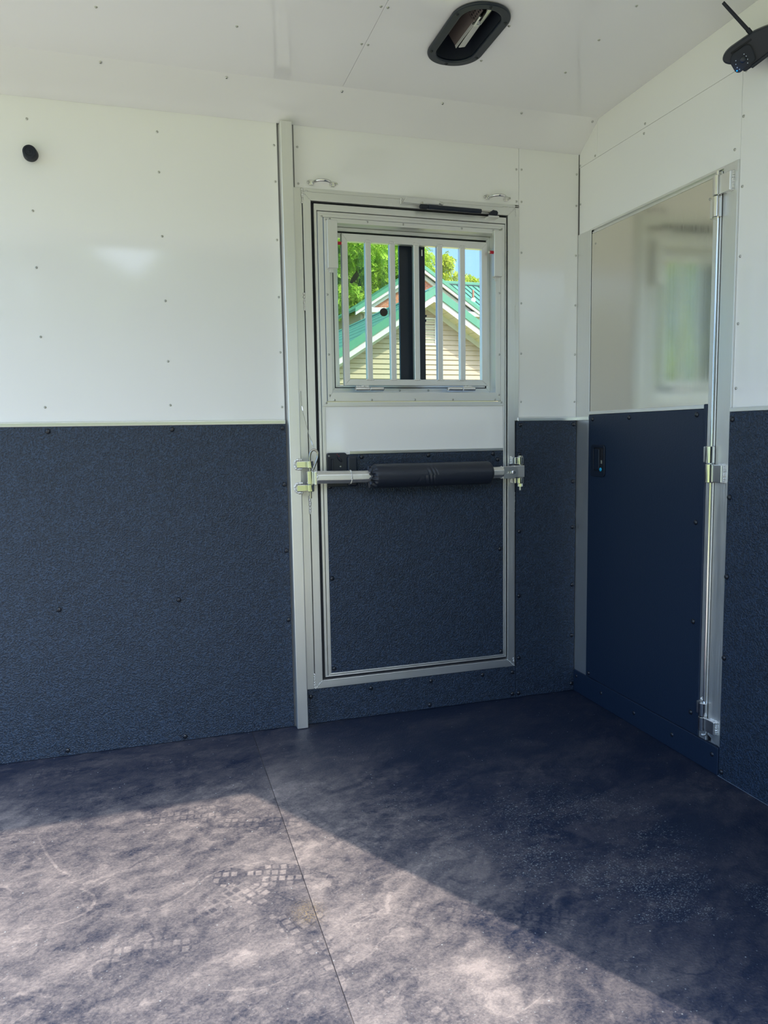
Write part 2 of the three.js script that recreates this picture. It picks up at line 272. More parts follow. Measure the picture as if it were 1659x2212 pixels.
heads('screw', screwSlot, M.zinc, wb, [[-1.966, 2.073], [-1.965, 1.795], [-1.965, 1.62], [-1.965, 1.403], [-1.965, 1.178], [-1.575, 2.072], [-1.575, 1.945], [-1.574, 1.74], [-1.573, 1.53], [-1.573, 1.33], [-1.572, 1.138 + 0.045],
  [-1.191, 2.065], [-1.19, 1.945], [-1.19, 1.75], [-1.19, 1.556], [-1.19, 1.366], [-1.19, 1.175], [-1.11, 2.067], [-1.11, 1.945], [-0.271, 2.062], [-0.271, 1.945], [-0.249, 2.063], [-0.249, 1.945], [-0.249, 1.757], [-0.249, 1.567], [-0.249, 1.376], [-0.249, 1.19],
  [-0.012, 2.065], [-0.012, 1.947], [-0.012, 1.758], [-0.012, 1.567], [-0.012, 1.376], [-0.012, 1.19]], 'z', 0.0005);
heads('bolt', boltGeo, M.bolt, wb, [[-1.96, 1.1], [-1.57, 1.101], [-1.192, 1.101], [-1.96, 0.508], [-1.573, 0.51], [-1.191, 0.9], [-1.191, 0.66], [-1.19, 0.405], [-1.96, 0.02], [-1.573, 0.016], [-2.6, 0.02], [-2.6, 0.51],
  [-0.255, 1.1], [-0.018, 1.1], [-0.018, 0.87], [-0.018, 0.685], [-0.018, 0.447], [-0.018, 0.235], [-0.258, 0.985], [-0.258, 0.87], [-0.258, 0.68], [-0.259, 0.42], [-0.26, 0.165], [-0.26, 0.018], [-0.018, 0.03],
  [-1.116, 0.106], [-0.883, 0.112], [-0.639, 0.112], [-0.42, 0.112], [-0.288, 0.108], [-0.288, 0.018], [-0.645, 0.016]], 'z', 0.007);
// wall with the tall door (right of the picture)
const wr = struct('wall_right');
mesh('wall_core', merge([bx(0.004, 0.06, -0.1, 0.09, -0.06, 2.12), bx(0.004, 0.06, 1.838, 2.33, -0.06, 2.12), bx(0.004, 0.06, 0.09, 1.838, -0.06, 0.095), bx(0.004, 0.06, 0.09, 1.838, 0.8, 2.12)]), M.core, wr);
mesh('header_panel', bx(0, 0.004, 2.0882, 2.26, 0.001, 0.122, 0.001), M.white, wr);
mesh('header_panel', bx(0, 0.004, 2.0882, 2.26, 0.1228, 2.1, 0.001), M.white, wr);
mesh('upper_panel', bx(0, 0.004, 1.8365, 2.0872, 0.005, 0.8512, 0.001), M.white, wr);
mesh('upper_panel', merge([bx(0, 0.004, 1.1315, 2.0872, 0.8522, 2.1, 0.001)]), M.white, wr);
mesh('rubber_panel', bx(-0.006, 0.004, 0.001, 1.1225, 0.8465, 2.1, 0.002), M.rubber, wr);
mesh('kick_panel', bx(-0.009, 0.004, 0.001, 0.0905, 0.008, 0.8455, 0.003), M.rubberSmooth, wr);
mesh('rail_trim', merge([bx(-0.008, 0.001, 1.1215, 1.1345, 0.848, 2.1, 0.002)]), M.aluBright, wr);
mesh('floor_bead', cyl([-0.0025, 0.0005, 0.02], [-0.0025, 0.0005, 2.1], 0.0022, 8), std({ color: lin(0.3, 0.33, 0.38), roughness: 0.5 }), wr);
heads('screw', screwSlot, M.zinc, wr, [[0.008, 2.095], [0.11, 2.098], [0.012, 1.95], [0.864, 1.758], [0.864, 1.565], [0.864, 1.375], [0.864, 1.19], [0.86, 1.95], [0.41, 2.1], [0.405, 1.86 + 0.21], [0.83, 1.87], [0.842, 2.1], [0.865, 2.07]], 'x', 0.0005);
heads('bolt', boltGeo, M.bolt, wr, [[0.86, 1.1], [0.858, 0.87], [0.857, 0.63], [0.857, 0.38], [0.03, 0.068], [0.21, 0.055], [0.42, 0.05], [0.63, 0.05], [0.82, 0.06], [0.86, 0.02]], 'x', 0.0065);
// far side of the trailer: fully open but for a header and the end post at the right (behind the viewer's frame)
const wf = struct('wall_front');
mesh('wall_core', merge([bx(-0.4375, 0.06, -0.1, 2.33, 2.1, 2.12), bx(XL, -0.4375, 2.18, 2.33, 2.1, 2.12)]), M.white, wf);
mesh('rubber_panel', bx(-0.43, 0, 0, 1.115, 2.094, 2.1, 0.002), M.rubber, wf);
// ceiling: two glossy sheets with a seam, shallow pitch, roof skin over it
const ceiling = struct('ceiling');
const CT = Math.atan(0.018);
function ceilGeo(x0, x1, hole) {
  const s = shapeOf([[x0, 0], [x1, 0], [x1, 0.955], [x0, 0.955]]);
  if (hole) s.holes.push(rrect(-0.7055, 0.54 - 0.11, 0.135, 0.3, 0.065, THREE.Path));
  const g = extr(s, 0, 0.004, 0.0008); g.rotateX(Math.PI / 2 - CT); g.translate(0, 2.2232 + 0.004, 0.11); return g;
}
mesh('ceiling_panel', ceilGeo(XL, -0.9785), M.ceil, ceiling);
mesh('ceiling_panel', ceilGeo(-0.9775, 0, true), M.ceil, ceiling);
mesh('ceiling_panel', (() => { const g = bx(XL, 0, 0, 0.004, 0, 1.06, 0.001); g.rotateX(CT); g.translate(0, 2.2402, 1.065); return g; })(), M.ceil, ceiling);
mesh('roof_skin', merge([bx(XL, 0.06, 2.33, 2.36, -0.06, 2.12)]), M.core, ceiling);
const cy = (z) => 2.2230 + 0.018 * (z - 0.11);
heads('screw', screwSlot, M.zinc, ceiling, [[-1.729, 0.406], [-1.355, 0.408], [-1.729, 0.606], [-1.355, 0.606], [-0.989, 0.606], [-0.969, 0.606], [-0.989, 0.408], [-0.969, 0.408], [-0.605, 0.608], [-0.601, 0.408], [-0.304, 0.408], [-0.31, 0.609], [-0.309, 0.79], [-1.729, 0.79]].map((p) => [p[0], p[1], cy(p[1]) - 0.0004]), 'y');
const cove = struct('trim_1');
{
  const g = bx(XL, 0, -0.0025, 0, 0, 0.166, 0.001); g.rotateX(-Math.atan2(0.0845, 0.129)); g.translate(0, 2.1385 + 0.0015, 0.0); mesh('cove_strip', g, M.ceil, cove);
  const a = Math.atan2(0.0845, 0.129);
  for (const x of [-1.735, -1.357, -0.977, -0.617, -0.312, -0.02]) { const m = mesh('screw', screwSlot, M.zinc, cove); m.position.set(x, 2.1385 + 0.142 * Math.sin(a) - 0.003 * Math.cos(a), 0.142 * Math.cos(a) + 0.003 * Math.sin(a)); m.rotation.x = Math.PI / 2 - a; }
}

// ------------------------------------------------------------------ escape door with its frame
const d1 = struct('door_1');
const W0 = 1.95; // leaf plane details
{
  mesh('frame_flange', bx(-1.134, -1.1005, 0.134, 1.9305, -0.004, 0.005, 0.0008), M.aluV, d1);
  mesh('frame_flange', bx(-0.2795, -0.2622, 1.117, 1.9305, -0.004, 0.0045, 0.0008), M.aluV, d1);
  mesh('frame_flange', bx(-1.0985, -0.2622, 1.9185, 1.9305, -0.004, 0.0045, 0.0008), M.aluH, d1);
  const fr = ring([-1.098, -0.2815, 0.135, 1.9165], [-1.0700, -0.3115, 0.1645, 1.8885], -0.05, 0.0105, 0.001);
  ['jamb', 'jamb', 'head', 'sill'].forEach((n, i) => mesh(n, fr[i], i < 2 ? M.aluV : M.aluH, d1));
  const gs = ring([-1.0702, -0.3113, 0.1643, 1.8887], [-1.0595, -0.3165, 0.1745, 1.8805], -0.05, -0.003, 0);
  mesh('gasket', merge(gs), M.gasket, d1);
  // leaf: two nested aluminium rings with a groove between
  const l1 = ring([-1.0590, -0.3170, 0.1750, 1.8800], [-1.0495, -0.3205, 0.1785, 1.8580], -0.04, 0.0085, 0.001);
  l1.forEach((g, i) => mesh('leaf_frame', g, i < 2 ? M.aluV : M.aluH, d1));
  const l2 = ring([-1.0470, -0.3213, 0.1797, 1.8555], [-1.0345, -0.3280, 0.1865, 1.8470], -0.04, 0.006, 0.001);
  l2.forEach((g, i) => mesh('leaf_bead', g, i < 2 ? M.aluV : M.aluH, d1));
  mesh('upper_panel', bx(-1.042, -0.3285, 1.008, 1.178, -0.03, 0.003, 0.001), M.white, d1);
  mesh('lower_strip', bx(-1.042, -0.94, 0.90, 1.008, -0.03, 0.0028, 0.001), M.white, d1);
  mesh('rail_trim', bx(-0.948, -0.3285, 1.0015, 1.0135, -0.004, 0.0085, 0.0018), M.aluBright, d1);
  mesh('rubber_panel', bx(-1.0345, -0.3275, 0.186, 1.0015, -0.02, 0.0055, 0.002), M.rubber, d1);
  heads('bolt', boltGeo, M.bolt, d1, [[-0.902, 0.991], [-0.64, 0.991], [-0.372, 0.991], [-0.352, 0.968], [-0.342, 0.615], [-1.024, 0.885], [-1.024, 0.545], [-1.024, 0.203], [-0.338, 0.199]], 'z', 0.0055);
  // weld beads at the mitres and along the jambs
  beads([weld([[-1.098, 1.916, 0.011], [-1.085, 1.903, 0.0115], [-1.072, 1.890, 0.011]], 0.002), weld([[-1.099, 1.925, 0.006], [-1.098, 1.90, 0.010], [-1.099, 1.882, 0.008]], 0.0045), weld([[-1.095, 1.919, 0.008], [-1.07, 1.917, 0.008]], 0.0035)], d1);
  beads([weld([[-0.281, 1.917, 0.011], [-0.31, 1.889, 0.011]], 0.0022), weld([[-0.280, 1.915, 0.007], [-0.280, 1.89, 0.007]], 0.0038), weld([[-0.285, 1.918, 0.007], [-0.33, 1.919, 0.007]], 0.0028)], d1);
  beads([weld([[-1.097, 0.136, 0.011], [-1.071, 0.163, 0.011]], 0.0024), weld([[-1.0995, 0.137, 0.007], [-1.0995, 0.19, 0.007]], 0.0032, 0.005)], d1);
  beads([weld([[-0.282, 0.136, 0.011], [-0.31, 0.163, 0.011]], 0.0024), weld([[-0.283, 0.14, 0.009], [-0.284, 0.165, 0.0105]], 0.003), weld([[-0.32, 0.1355, 0.009], [-0.285, 0.1355, 0.009]], 0.0022)], d1);
  mesh('weld_bead', weld([[-1.1, 1.57, 0.007], [-1.099, 1.515, 0.008]], 0.0045), M.weld, d1);
  mesh('weld_bead', weld([[-1.1, 0.85, 0.01], [-1.1, 0.79, 0.009]], 0.004), M.weld, d1);
  mesh('weld_bead', weld([[-0.2805, 0.835, 0.008], [-0.2805, 0.76, 0.008]], 0.0028), M.weld, d1);
  mesh('weld_bead', weld([[-0.28, 1.56, 0.006], [-0.28, 1.49, 0.006]], 0.003), M.weld, d1);
  // paddle latch
  const lt = part('paddle_latch', d1);
  mesh('latch_plate', extr((() => { const s = new THREE.Shape(); s.moveTo(-1.035, 0.885); s.lineTo(-1.035, 0.998); s.quadraticCurveTo(-1.035, 1.008, -1.025, 1.008); s.lineTo(-0.972, 1.008); s.quadraticCurveTo(-0.964, 1.008, -0.960, 1.001); s.lineTo(-0.952, 0.996); s.lineTo(-0.952, 0.885); s.closePath(); return s; })(), 0.003, 0.017, 0.002), M.black, lt);
  mesh('latch_housing', bx(-0.962, -0.922, 0.885, 0.996, 0.003, 0.028, 0.009), M.black, lt);
  mesh('slide_lever', merge([bx(-1.0285, -1.0205, 0.90, 0.992, 0.016, 0.019, 0.001), bx(-1.0205, -1.0125, 0.90, 0.986, 0.0165, 0.024, 0.002)]), M.blackMatt, lt);
  const kn = (() => { const g = new THREE.SphereGeometry(0.0135, 20, 12); g.scale(0.42, 1, 0.55); g.rotateZ(0.7); g.translate(-0.988, 0.994 - 0.009, 0.018); return g; })();
  mesh('lock_knob', kn, M.blackMatt, lt);
  const dial = new THREE.CylinderGeometry(0.017, 0.017, 0.0015, 28); dial.rotateX(Math.PI / 2); dial.translate(-0.988, 0.985, 0.0173); mesh('knob_dial', dial, M.black, lt);
  for (const p of [[-1.0275, 0.999 - 0.002], [-0.985, 0.958]]) { const m = mesh('latch_screw', screwGeo, M.zinc, lt); m.position.set(p[0], p[1], 0.0172); m.scale.setScalar(0.8); }
  for (const p of [[-0.997, 1.003], [-0.991, 0.9965]]) { const g = new THREE.CylinderGeometry(0.0016, 0.0016, 0.0012, 10); g.rotateX(Math.PI / 2); g.translate(p[0], p[1], 0.0178); mesh('red_dot', g, M.red, lt); }
}
// ------------------------------------------------------------------ window in that door
const w1 = struct('window_1');
{
  const c1 = ring([-1.0465, -0.3255, 1.1755, 1.8465], [-1.0275, -0.3390, 1.1915, 1.8365], -0.02, 0.0075, 0.0009);
  c1.forEach((g, i) => mesh('outer_casing', g, i < 2 ? M.aluV : M.aluH, w1));
  const c2 = ring([-1.0252, -0.3408, 1.1938, 1.8347], [-1.0065, -0.3630, 1.2255, 1.8185], -0.045, 0.0105, 0.0012);
  c2.forEach((g, i) => mesh('inner_casing', g, i < 2 ? M.aluV : M.aluH, w1));
  const rv = ring([-1.0260, -0.3400, 1.1930, 1.8355], [-1.0050, -0.3620, 1.2265, 1.8180], -0.064, -0.044, 0);
  mesh('reveal', merge(rv), M.aluH, w1);
  const wf1 = ring([-1.004, -0.3630, 1.2275, 1.8170], [-0.9855, -0.3780, 1.2440, 1.8045], -0.062, -0.040, 0.001);
  wf1.forEach((g, i) => mesh('window_frame', g, i < 2 ? M.aluV : M.aluH, w1));
  mesh('gasket', merge(ring([-0.9853, -0.3782, 1.2442, 1.8043], [-0.9815, -0.3800, 1.2470, 1.8005], -0.060, -0.044, 0)), M.gasket, w1);
  const sf = ring([-0.9813, -0.3802, 1.2472, 1.8003], [-0.9650, -0.3950, 1.2560, 1.7830], -0.060, -0.047, 0.001);
  sf.forEach((g, i) => mesh('sash_frame', g, i < 2 ? M.aluV : M.aluH, w1));
  mesh('meeting_stile', bx(-0.729, -0.672, 1.256, 1.783, -0.058, -0.043, 0.002), M.black, w1);
  mesh('meeting_stile', bx(-0.671, -0.625, 1.256, 1.7835, -0.062, -0.050, 0.002), M.black, w1);
  mesh('stile_stop', bx(-0.684, -0.662, 1.783, 1.800, -0.050, -0.0405, 0.001), M.black, w1);
  mesh('stile_clip', bx(-0.640, -0.635, 1.735, 1.758, -0.050, -0.047, 0.001), M.aluBright, w1);
  mesh('catch', merge([bx(-0.627, -0.619, 1.512, 1.520, -0.058, -0.05, 0.002), bx(-0.627, -0.621, 1.494, 1.503, -0.058, -0.05, 0.002)]), M.black, w1);
  mesh('pane', bx(-0.9645, -0.729, 1.257, 1.7825, -0.0535, -0.0505), M.glassTint, w1);
  mesh('pane', bx(-0.625, -0.3955, 1.257, 1.7825, -0.0575, -0.0545), M.glass, w1);
  const kb = new THREE.LatheGeometry([[0, 0.007], [0.012, 0.007], [0.015, 0.004], [0.015, 0]].map((v) => new THREE.Vector2(v[0] || 0.00001, v[1])).reverse(), 28); kb.rotateX(Math.PI / 2); kb.translate(-0.7905, 1.5245, -0.0505); mesh('round_pull', toCreasedNormals(kb, 0.5), M.brown, w1);
  heads('rivet', screwGeo, M.zinc, w1, [[-1.003, 1.8305], [-0.865, 1.829], [-0.73, 1.829], [-0.50, 1.829], [-0.372, 1.829], [-1.017, 1.8 + 0.026], [-0.345, 1.831], [-1.0175, 1.57], [-1.0175, 1.36], [-0.3465, 1.60], [-0.3465, 1.37], [-1.0175, 1.215], [-0.3475, 1.217], [-1.0, 1.1985], [-0.86, 1.199], [-0.6925, 1.199], [-0.54, 1.199], [-0.365, 1.1995]], 'z', 0.0105);
  heads('rivet', screwGeo, M.zinc, w1, [[-1.030, 1.1885], [-0.337, 1.1885], [-1.031, 1.838], [-0.336, 1.8375]], 'z', 0.0078);
  heads('rivet', screwGeo, M.zinc, w1, [[-0.455, 1.792], [-0.62, 1.232 + 0.004], [-0.735, 1.236]], 'z', -0.039);
}
// ------------------------------------------------------------------ barred grille over the window
{
  const g = thing('window_grille', 'welded aluminium bar grille hinged along its bottom in front of the sliding window', 'grille');
  const fr = ring([-0.9600, -0.3935, 1.2515, 1.7865], [-0.9385, -0.4165, 1.2735, 1.7600], -0.018, 0.004, 0.0016);
  fr.forEach((q, i) => mesh('frame_bar', q, i < 2 ? M.aluV : M.aluH, g));
  for (const x of [-0.8625, -0.771, -0.6785, -0.5865, -0.495]) {
    const b = mesh('bar', bx(x - 0.0108, x + 0.0108, 1.272, 1.7615, -0.0165, 0.0048, 0.003), M.aluV, g);
    beads([weld([[x - 0.012, 1.7605, 0.0035], [x - 0.011, 1.7665, 0.004], [x + 0.011, 1.7665, 0.004], [x + 0.012, 1.7605, 0.0035]], 0.0022, 0.004), weld([[x - 0.012, 1.272, 0.004], [x + 0.012, 1.272, 0.004]], 0.0026, 0.004)], b);
  }
  beads([weld([[-0.958, 1.785, 0.004], [-0.940, 1.7615, 0.004]], 0.0014, 0.004), weld([[-0.395, 1.785, 0.004], [-0.416, 1.7615, 0.004]], 0.0018, 0.004), weld([[-0.958, 1.253, 0.004], [-0.940, 1.272, 0.004]], 0.0014, 0.004), weld([[-0.395, 1.253, 0.004], [-0.415, 1.272, 0.004]], 0.002, 0.004)], g);
  for (const [x0, x1, x2, s] of [[-0.919, -0.866, -0.812, 0], [-0.557, -0.4985, -0.446, 1]]) {
    const h = part('hinge', g);
    mesh('barrel', cyl([x0, 1.2388, 0.002], [x1, 1.2388, 0.002], 0.0082, 18), M.aluBright, h);
    mesh('barrel', cyl([x1 + 0.0025, 1.2388, 0.002], [x2, 1.2388, 0.002], 0.0082, 18), M.aluBright, h);
    mesh('hinge_pin', cyl([x0 - 0.003, 1.2388, 0.002], [x2 + 0.003, 1.2388, 0.002], 0.0035, 12), M.steel, h);
    const [a, b] = s ? [x1 + 0.006, x2 - 0.012] : [x0 + 0.004, x1 - 0.004];
    mesh('weld_bead', weld([[a, 1.248, 0.005], [b, 1.248, 0.005]], 0.0034, 0.005), M.weld, h);
  }
}
function latchBox(label, x0, x1, y0, y1, side) {
  const t = thing('latch_box', label, 'latch', [(x0 + x1) / 2, (y0 + y1) / 2, 0.0105], 'grille latch boxes');
  const w = (x1 - x0) / 2, h = (y1 - y0) / 2;
  mesh('cover', bx(-w, w, -h, h, 0, 0.021, 0.003), M.aluV, t);
  mesh('tab', bx(-w * 0.5, w * 0.2, -h - 0.012, -h + 0.002, 0, 0.006, 0.001), M.aluV, t);
  beads([weld([[-w * 0.7, h, 0.004], [w * 0.4, h + 0.001, 0.004]], 0.003), weld([[-w * 0.6, -h - 0.002, 0.003], [w * 0.1, -h - 0.003, 0.003]], 0.003)], t);
  const py = 1.7465 - (y0 + y1) / 2;
  mesh('red_collar', cyl([side * (w - 0.002), py, 0.011], [side * (w + 0.0145), py, 0.011], 0.0058, 16), M.red, t);
  mesh('spring_pin', cyl([side * (w + 0.012), py, 0.011], [side * (w + 0.0195), py, 0.011], 0.0036, 14), M.paleTip, t);
}
latchBox('upright aluminium latch box with red pin, at the left edge of the barred window', -1.0185, -0.9805, 1.6575, 1.8235, 1);
latchBox('upright aluminium latch box with red pin, at the right edge of the barred window', -0.3775, -0.3435, 1.6565, 1.8255, -1);

// ------------------------------------------------------------------ post left of the door
{
  const t = thing('wall_post', 'square aluminium post from floor to ceiling cove, left of the small door', 'post', [-1.1545, 0, 0.019]);
  mesh('tube', bx(-0.0205, 0.0205, 0.0005, 2.1335, -0.022, 0.023, 0.0035), M.aluV, t);
}
// gas strut over the door
{
  const t = thing('gas_strut', 'black gas strut with aluminium bracket across the top of the small door', 'strut', [-0.55, 1.888, 0.0115]);
  const L = (p) => [p[0] + 0.55, p[1] - 1.888, p[2] - 0.0115];
  const br = new THREE.Shape(); [[-0.736, 1.900], [-0.722, 1.9205], [-0.655, 1.9215], [-0.61, 1.9195], [-0.594, 1.914], [-0.598, 1.9015], [-0.64, 1.9015], [-0.665, 1.8985], [-0.69, 1.8995]].forEach((p, i) => { const q = L([...p, 0]); i ? br.lineTo(q[0], q[1]) : br.moveTo(q[0], q[1]); }); br.closePath();
  for (const [hx, hy, r] of [[-0.692, 1.916, 0.0026], [-0.6555, 1.9135, 0.003], [-0.674, 1.906, 0.0024]]) { const h = new THREE.Path(), q = L([hx, hy, 0]); h.absarc(q[0], q[1], r, 0, Math.PI * 2, true); br.holes.push(h); }
  mesh('bracket', extr(br, 0, 0.019, 0.0022), M.aluH, t);
  beads([weld([L([-0.737, 1.917, 0.013]), L([-0.738, 1.902, 0.013])], 0.003), weld([L([-0.6, 1.917, 0.016]), L([-0.578, 1.911, 0.013])], 0.0055)], t);
  mesh('ball_stud', cyl(L([-0.6655, 1.905, 0.036]), L([-0.6655, 1.892, 0.036]), 0.0035, 12), M.steel, t);
  mesh('end_socket', bx(...[-0.6755 + 0.55, -0.6425 + 0.55, 1.8805 - 1.888, 1.8965 - 1.888, 0.017, 0.034], 0.006), M.blackMatt, t);
  mesh('cylinder', cyl(L([-0.643, 1.8895, 0.037]), L([-0.4335, 1.8878, 0.037]), 0.0082, 22), M.black, t);
  mesh('rod', cyl(L([-0.434, 1.8878, 0.037]), L([-0.385, 1.887, 0.037]), 0.0042, 14), M.steel, t);
  const es = new THREE.Shape(); [[-0.403, 1.876], [-0.398, 1.8875], [-0.3875, 1.8945], [-0.372, 1.8925], [-0.367, 1.885], [-0.370, 1.877]].forEach((p, i) => { const q = L([...p, 0]); i ? es.lineTo(q[0], q[1]) : es.moveTo(q[0], q[1]); }); es.closePath();
  mesh('end_socket', extr(es, 0.016, 0.034, 0.003), M.blackMatt, t);
  mesh('foot_plate', bx(-0.404 + 0.55, -0.362 + 0.55, 1.868 - 1.888, 1.8755 - 1.888, -0.006, 0.03, 0.002), M.aluH, t);
}
// ------------------------------------------------------------------ padded breast bar across the door
{
  const t = thing('breast_bar', 'round aluminium bar with thick black vinyl pad across the small door', 'bar', [-0.7, 0.922, 0.06]);
  const L = (x, y, z) => [x + 0.7, y - 0.922, z - 0.06];
  const hl = part('hinge', t);
  for (const [y0, y1] of [[0.958, 0.9835], [0.8745, 0.8995]]) {
    mesh('knuckle', cyl(L(-1.107, y0, 0.059), L(-1.107, y1, 0.059), 0.0135, 24), M.chrome, hl);
    mesh('hinge_strap', bx(...[L(-1.152, y0 + 0.001, 0)[0], L(-1.109, 0, 0)[0], y0 + 0.001 - 0.922, y1 - 0.001 - 0.922, -0.02, -0.010], 0.002), M.chrome, hl);
    const c = (y0 + y1) / 2 ; mesh('weld_bead', weld([L(-1.134, c + 0.0165, 0.043), L(-1.152, c + 0.0155, 0.043), L(-1.159, c + 0.006, 0.043), L(-1.159, c - 0.006, 0.043), L(-1.152, c - 0.0155, 0.043), L(-1.134, c - 0.0165, 0.043)], 0.0042, 0.005), M.weld, hl);
  }
  mesh('knuckle', cyl(L(-1.107, 0.9005, 0.059), L(-1.107, 0.9475, 0.059), 0.0135, 24), M.chrome, t);
  mesh('end_plate', bx(...[L(-1.097, 0, 0)[0], L(-1.086, 0, 0)[0], -0.024, 0.025, -0.018, 0.024], 0.003), M.aluBright, t);
  mesh('weld_bead', weld(Array.from({ length: 13 }, (_, i) => { const a = (i / 12) * Math.PI * 2; return L(-1.0855, 0.9242 + Math.sin(a) * 0.022, 0.0625 + Math.cos(a) * 0.022); }), 0.003, 0.005), M.weld, t);
  mesh('outer_tube', cyl(L(-1.086, 0.9242, 0.0625), L(-0.9615, 0.9222, 0.0625), 0.0230, 36), M.aluH, t);
  mesh('weld_bead', weld(Array.from({ length: 17 }, (_, i) => { const a = (i / 16) * Math.PI * 2; return L(-0.96, 0.9222 + Math.sin(a) * 0.0222, 0.0625 + Math.cos(a) * 0.0222); }), 0.003, 0.005), M.weld, t);
  mesh('inner_tube', cyl(L(-0.962, 0.9222, 0.0625), L(-0.36, 0.9205, 0.0625), 0.0216, 36), M.aluH, t);
  // pad: gathered frill at the left end, soft folds in the middle, rounded right end
  const NU = 220, NV = 96, pos = [], idx = [], uv = [];
  for (let i = 0; i <= NU; i++) for (let j = 0; j <= NV; j++) {
    const u = i / NU, a = (j / NV) * Math.PI * 2, y = Math.sin(a), z = Math.cos(a);
    let x = -0.893 + u * 0.489, r = 0.0445 - u * 0.0012;
    const dl = u * 0.489, dr = (1 - u) * 0.489, fr = sst(0.032, 0.006, dl);
    r *= 1 - 0.30 * sst(0.026, 0.004, dl) * sst(-0.004, 0.008, dl); r += fr * (0.0030 * Math.sin(a * 15 + 2 * Math.sin(a * 2)) + 0.0022 * Math.sin(a * 7 + dl * 300));
    x += fr * 0.0035 * Math.sin(a * 9 + 1) * sst(0.03, 0, dl); if (dl < 0.002) r = 0.0225;
    r *= Math.sqrt(Math.max(0.0, 1 - Math.pow(sst(0.022, 0, dr), 2) * 0.62)); if (dr < 0.0012) r = 0.0217;
    const fx = x + 0.662 + 0.012 * Math.sin(a * 1.3 - 0.4), front = sst(-0.3, 0.4, z) * sst(1.1, 0.2, Math.abs(y + 0.05)); // folds
    const f = (c, w) => Math.exp(-Math.pow((fx - c) / w, 2));
    r += front * (-0.0024 * f(0.004, 0.0035) + 0.002 * f(0.010, 0.004) - 0.0026 * f(0.017, 0.003) + 0.0016 * f(-0.004, 0.004) - 0.0012 * f(-0.014, 0.003) + 0.001 * f(0.025, 0.004) * y);
    const sx = x + 0.70 - 0.03 * y; r -= sst(0.1, 0.5, z) * sst(0.0, -0.4, y) * 0.0012 * Math.exp(-Math.pow(sx / 0.0035, 2));
    r += 0.0008 * (fbm(x * 14, a * 1.5, 71, 3) - 0.5);
    pos.push(...L(x, 0.9218 - u * 0.0008 + y * r, 0.0625 + z * r)); uv.push(x, a * 0.045);
  }
  for (let i = 0; i < NU; i++) for (let j = 0; j < NV; j++) { const a = i * (NV + 1) + j, b = a + NV + 1; idx.push(a, a + 1, b, b, a + 1, b + 1); }
  const pg = new THREE.BufferGeometry(); pg.setAttribute('position', new THREE.Float32BufferAttribute(pos, 3)); pg.setAttribute('uv', new THREE.Float32BufferAttribute(uv, 2)); pg.setIndex(idx); pg.computeVertexNormals();
  mesh('pad', pg, M.pad, t);
  // right end: slotted clevis and swivel block
  const cl = new THREE.Shape(), cx = L(-0.321, 0, 0)[0]; cl.moveTo(L(-0.362, 0, 0)[0], -0.0265); cl.lineTo(cx, -0.0265); cl.absarc(cx, -0.0030, 0.0235, -Math.PI / 2, Math.PI / 2); cl.lineTo(L(-0.362, 0, 0)[0], 0.0205); cl.closePath();
  const sl = new THREE.Path(); const s0 = L(-0.347, 0, 0)[0], s1 = L(-0.331, 0, 0)[0]; sl.moveTo(s0, -0.006); sl.lineTo(s1, -0.006); sl.lineTo(s1, 0.0015); sl.lineTo(s0, 0.0015); sl.closePath(); cl.holes.push(sl);
  mesh('clevis', merge([extr(cl, 0.008, 0.015, 0.001), extr(shapeOf([[L(-0.362, 0, 0)[0], -0.025], [cx, -0.025], [cx, 0.019], [L(-0.362, 0, 0)[0], 0.019]]), -0.012, 0.004, 0.001)]), M.aluBright, t);
  mesh('weld_bead', weld(Array.from({ length: 13 }, (_, i) => { const a = (i / 12) * Math.PI * 2; return L(-0.3635, 0.9195 + Math.sin(a) * 0.0225, 0.0625 + Math.cos(a) * 0.018); }), 0.0025, 0.005), M.weld, t);
  const cb = cyl(L(-0.318, 0.9195, 0.073), L(-0.318, 0.9195, 0.0805), 0.0068, 20); mesh('clevis_bolt', cb, M.chrome, t);
  mesh('swivel_block', bx(...[L(-0.312, 0, 0)[0], L(-0.265, 0, 0)[0], -0.024, 0.0225, -0.02, 0.004], 0.003), M.aluH, t);
  const hr = part('hinge', t);
  for (const [y0, y1] of [[0.9475, 0.977], [0.874, 0.897]]) { mesh('knuckle', cyl(L(-0.278, y0, 0.052), L(-0.278, y1, 0.052), 0.0125, 22), M.chrome, hr); mesh('hinge_strap', bx(...[L(-0.30, 0, 0)[0], L(-0.276, 0, 0)[0], y0 + 0.001 - 0.922, y1 - 0.001 - 0.922, -0.052, -0.006], 0.002), M.chrome, hr); mesh('weld_bead', weld([L(-0.3, y0 + 0.002, 0.016), L(-0.3, y1 - 0.002, 0.016)], 0.0045, 0.005), M.weld, hr); }
  mesh('hex_nut', (() => { const g = new THREE.CylinderGeometry(0.0095, 0.0095, 0.0115, 6).toNonIndexed(); g.computeVertexNormals(); g.translate(...L(-0.278, 0.868, 0.052)); return g; })(), M.chrome, hr);
  mesh('hinge_bolt', merge([cyl(L(-0.278, 0.8475, 0.052), L(-0.278, 0.98, 0.052), 0.0045, 14), cyl(L(-0.278, 0.977, 0.052), L(-0.278, 0.982, 0.052), 0.0095, 18)]), M.zinc, hr);
}
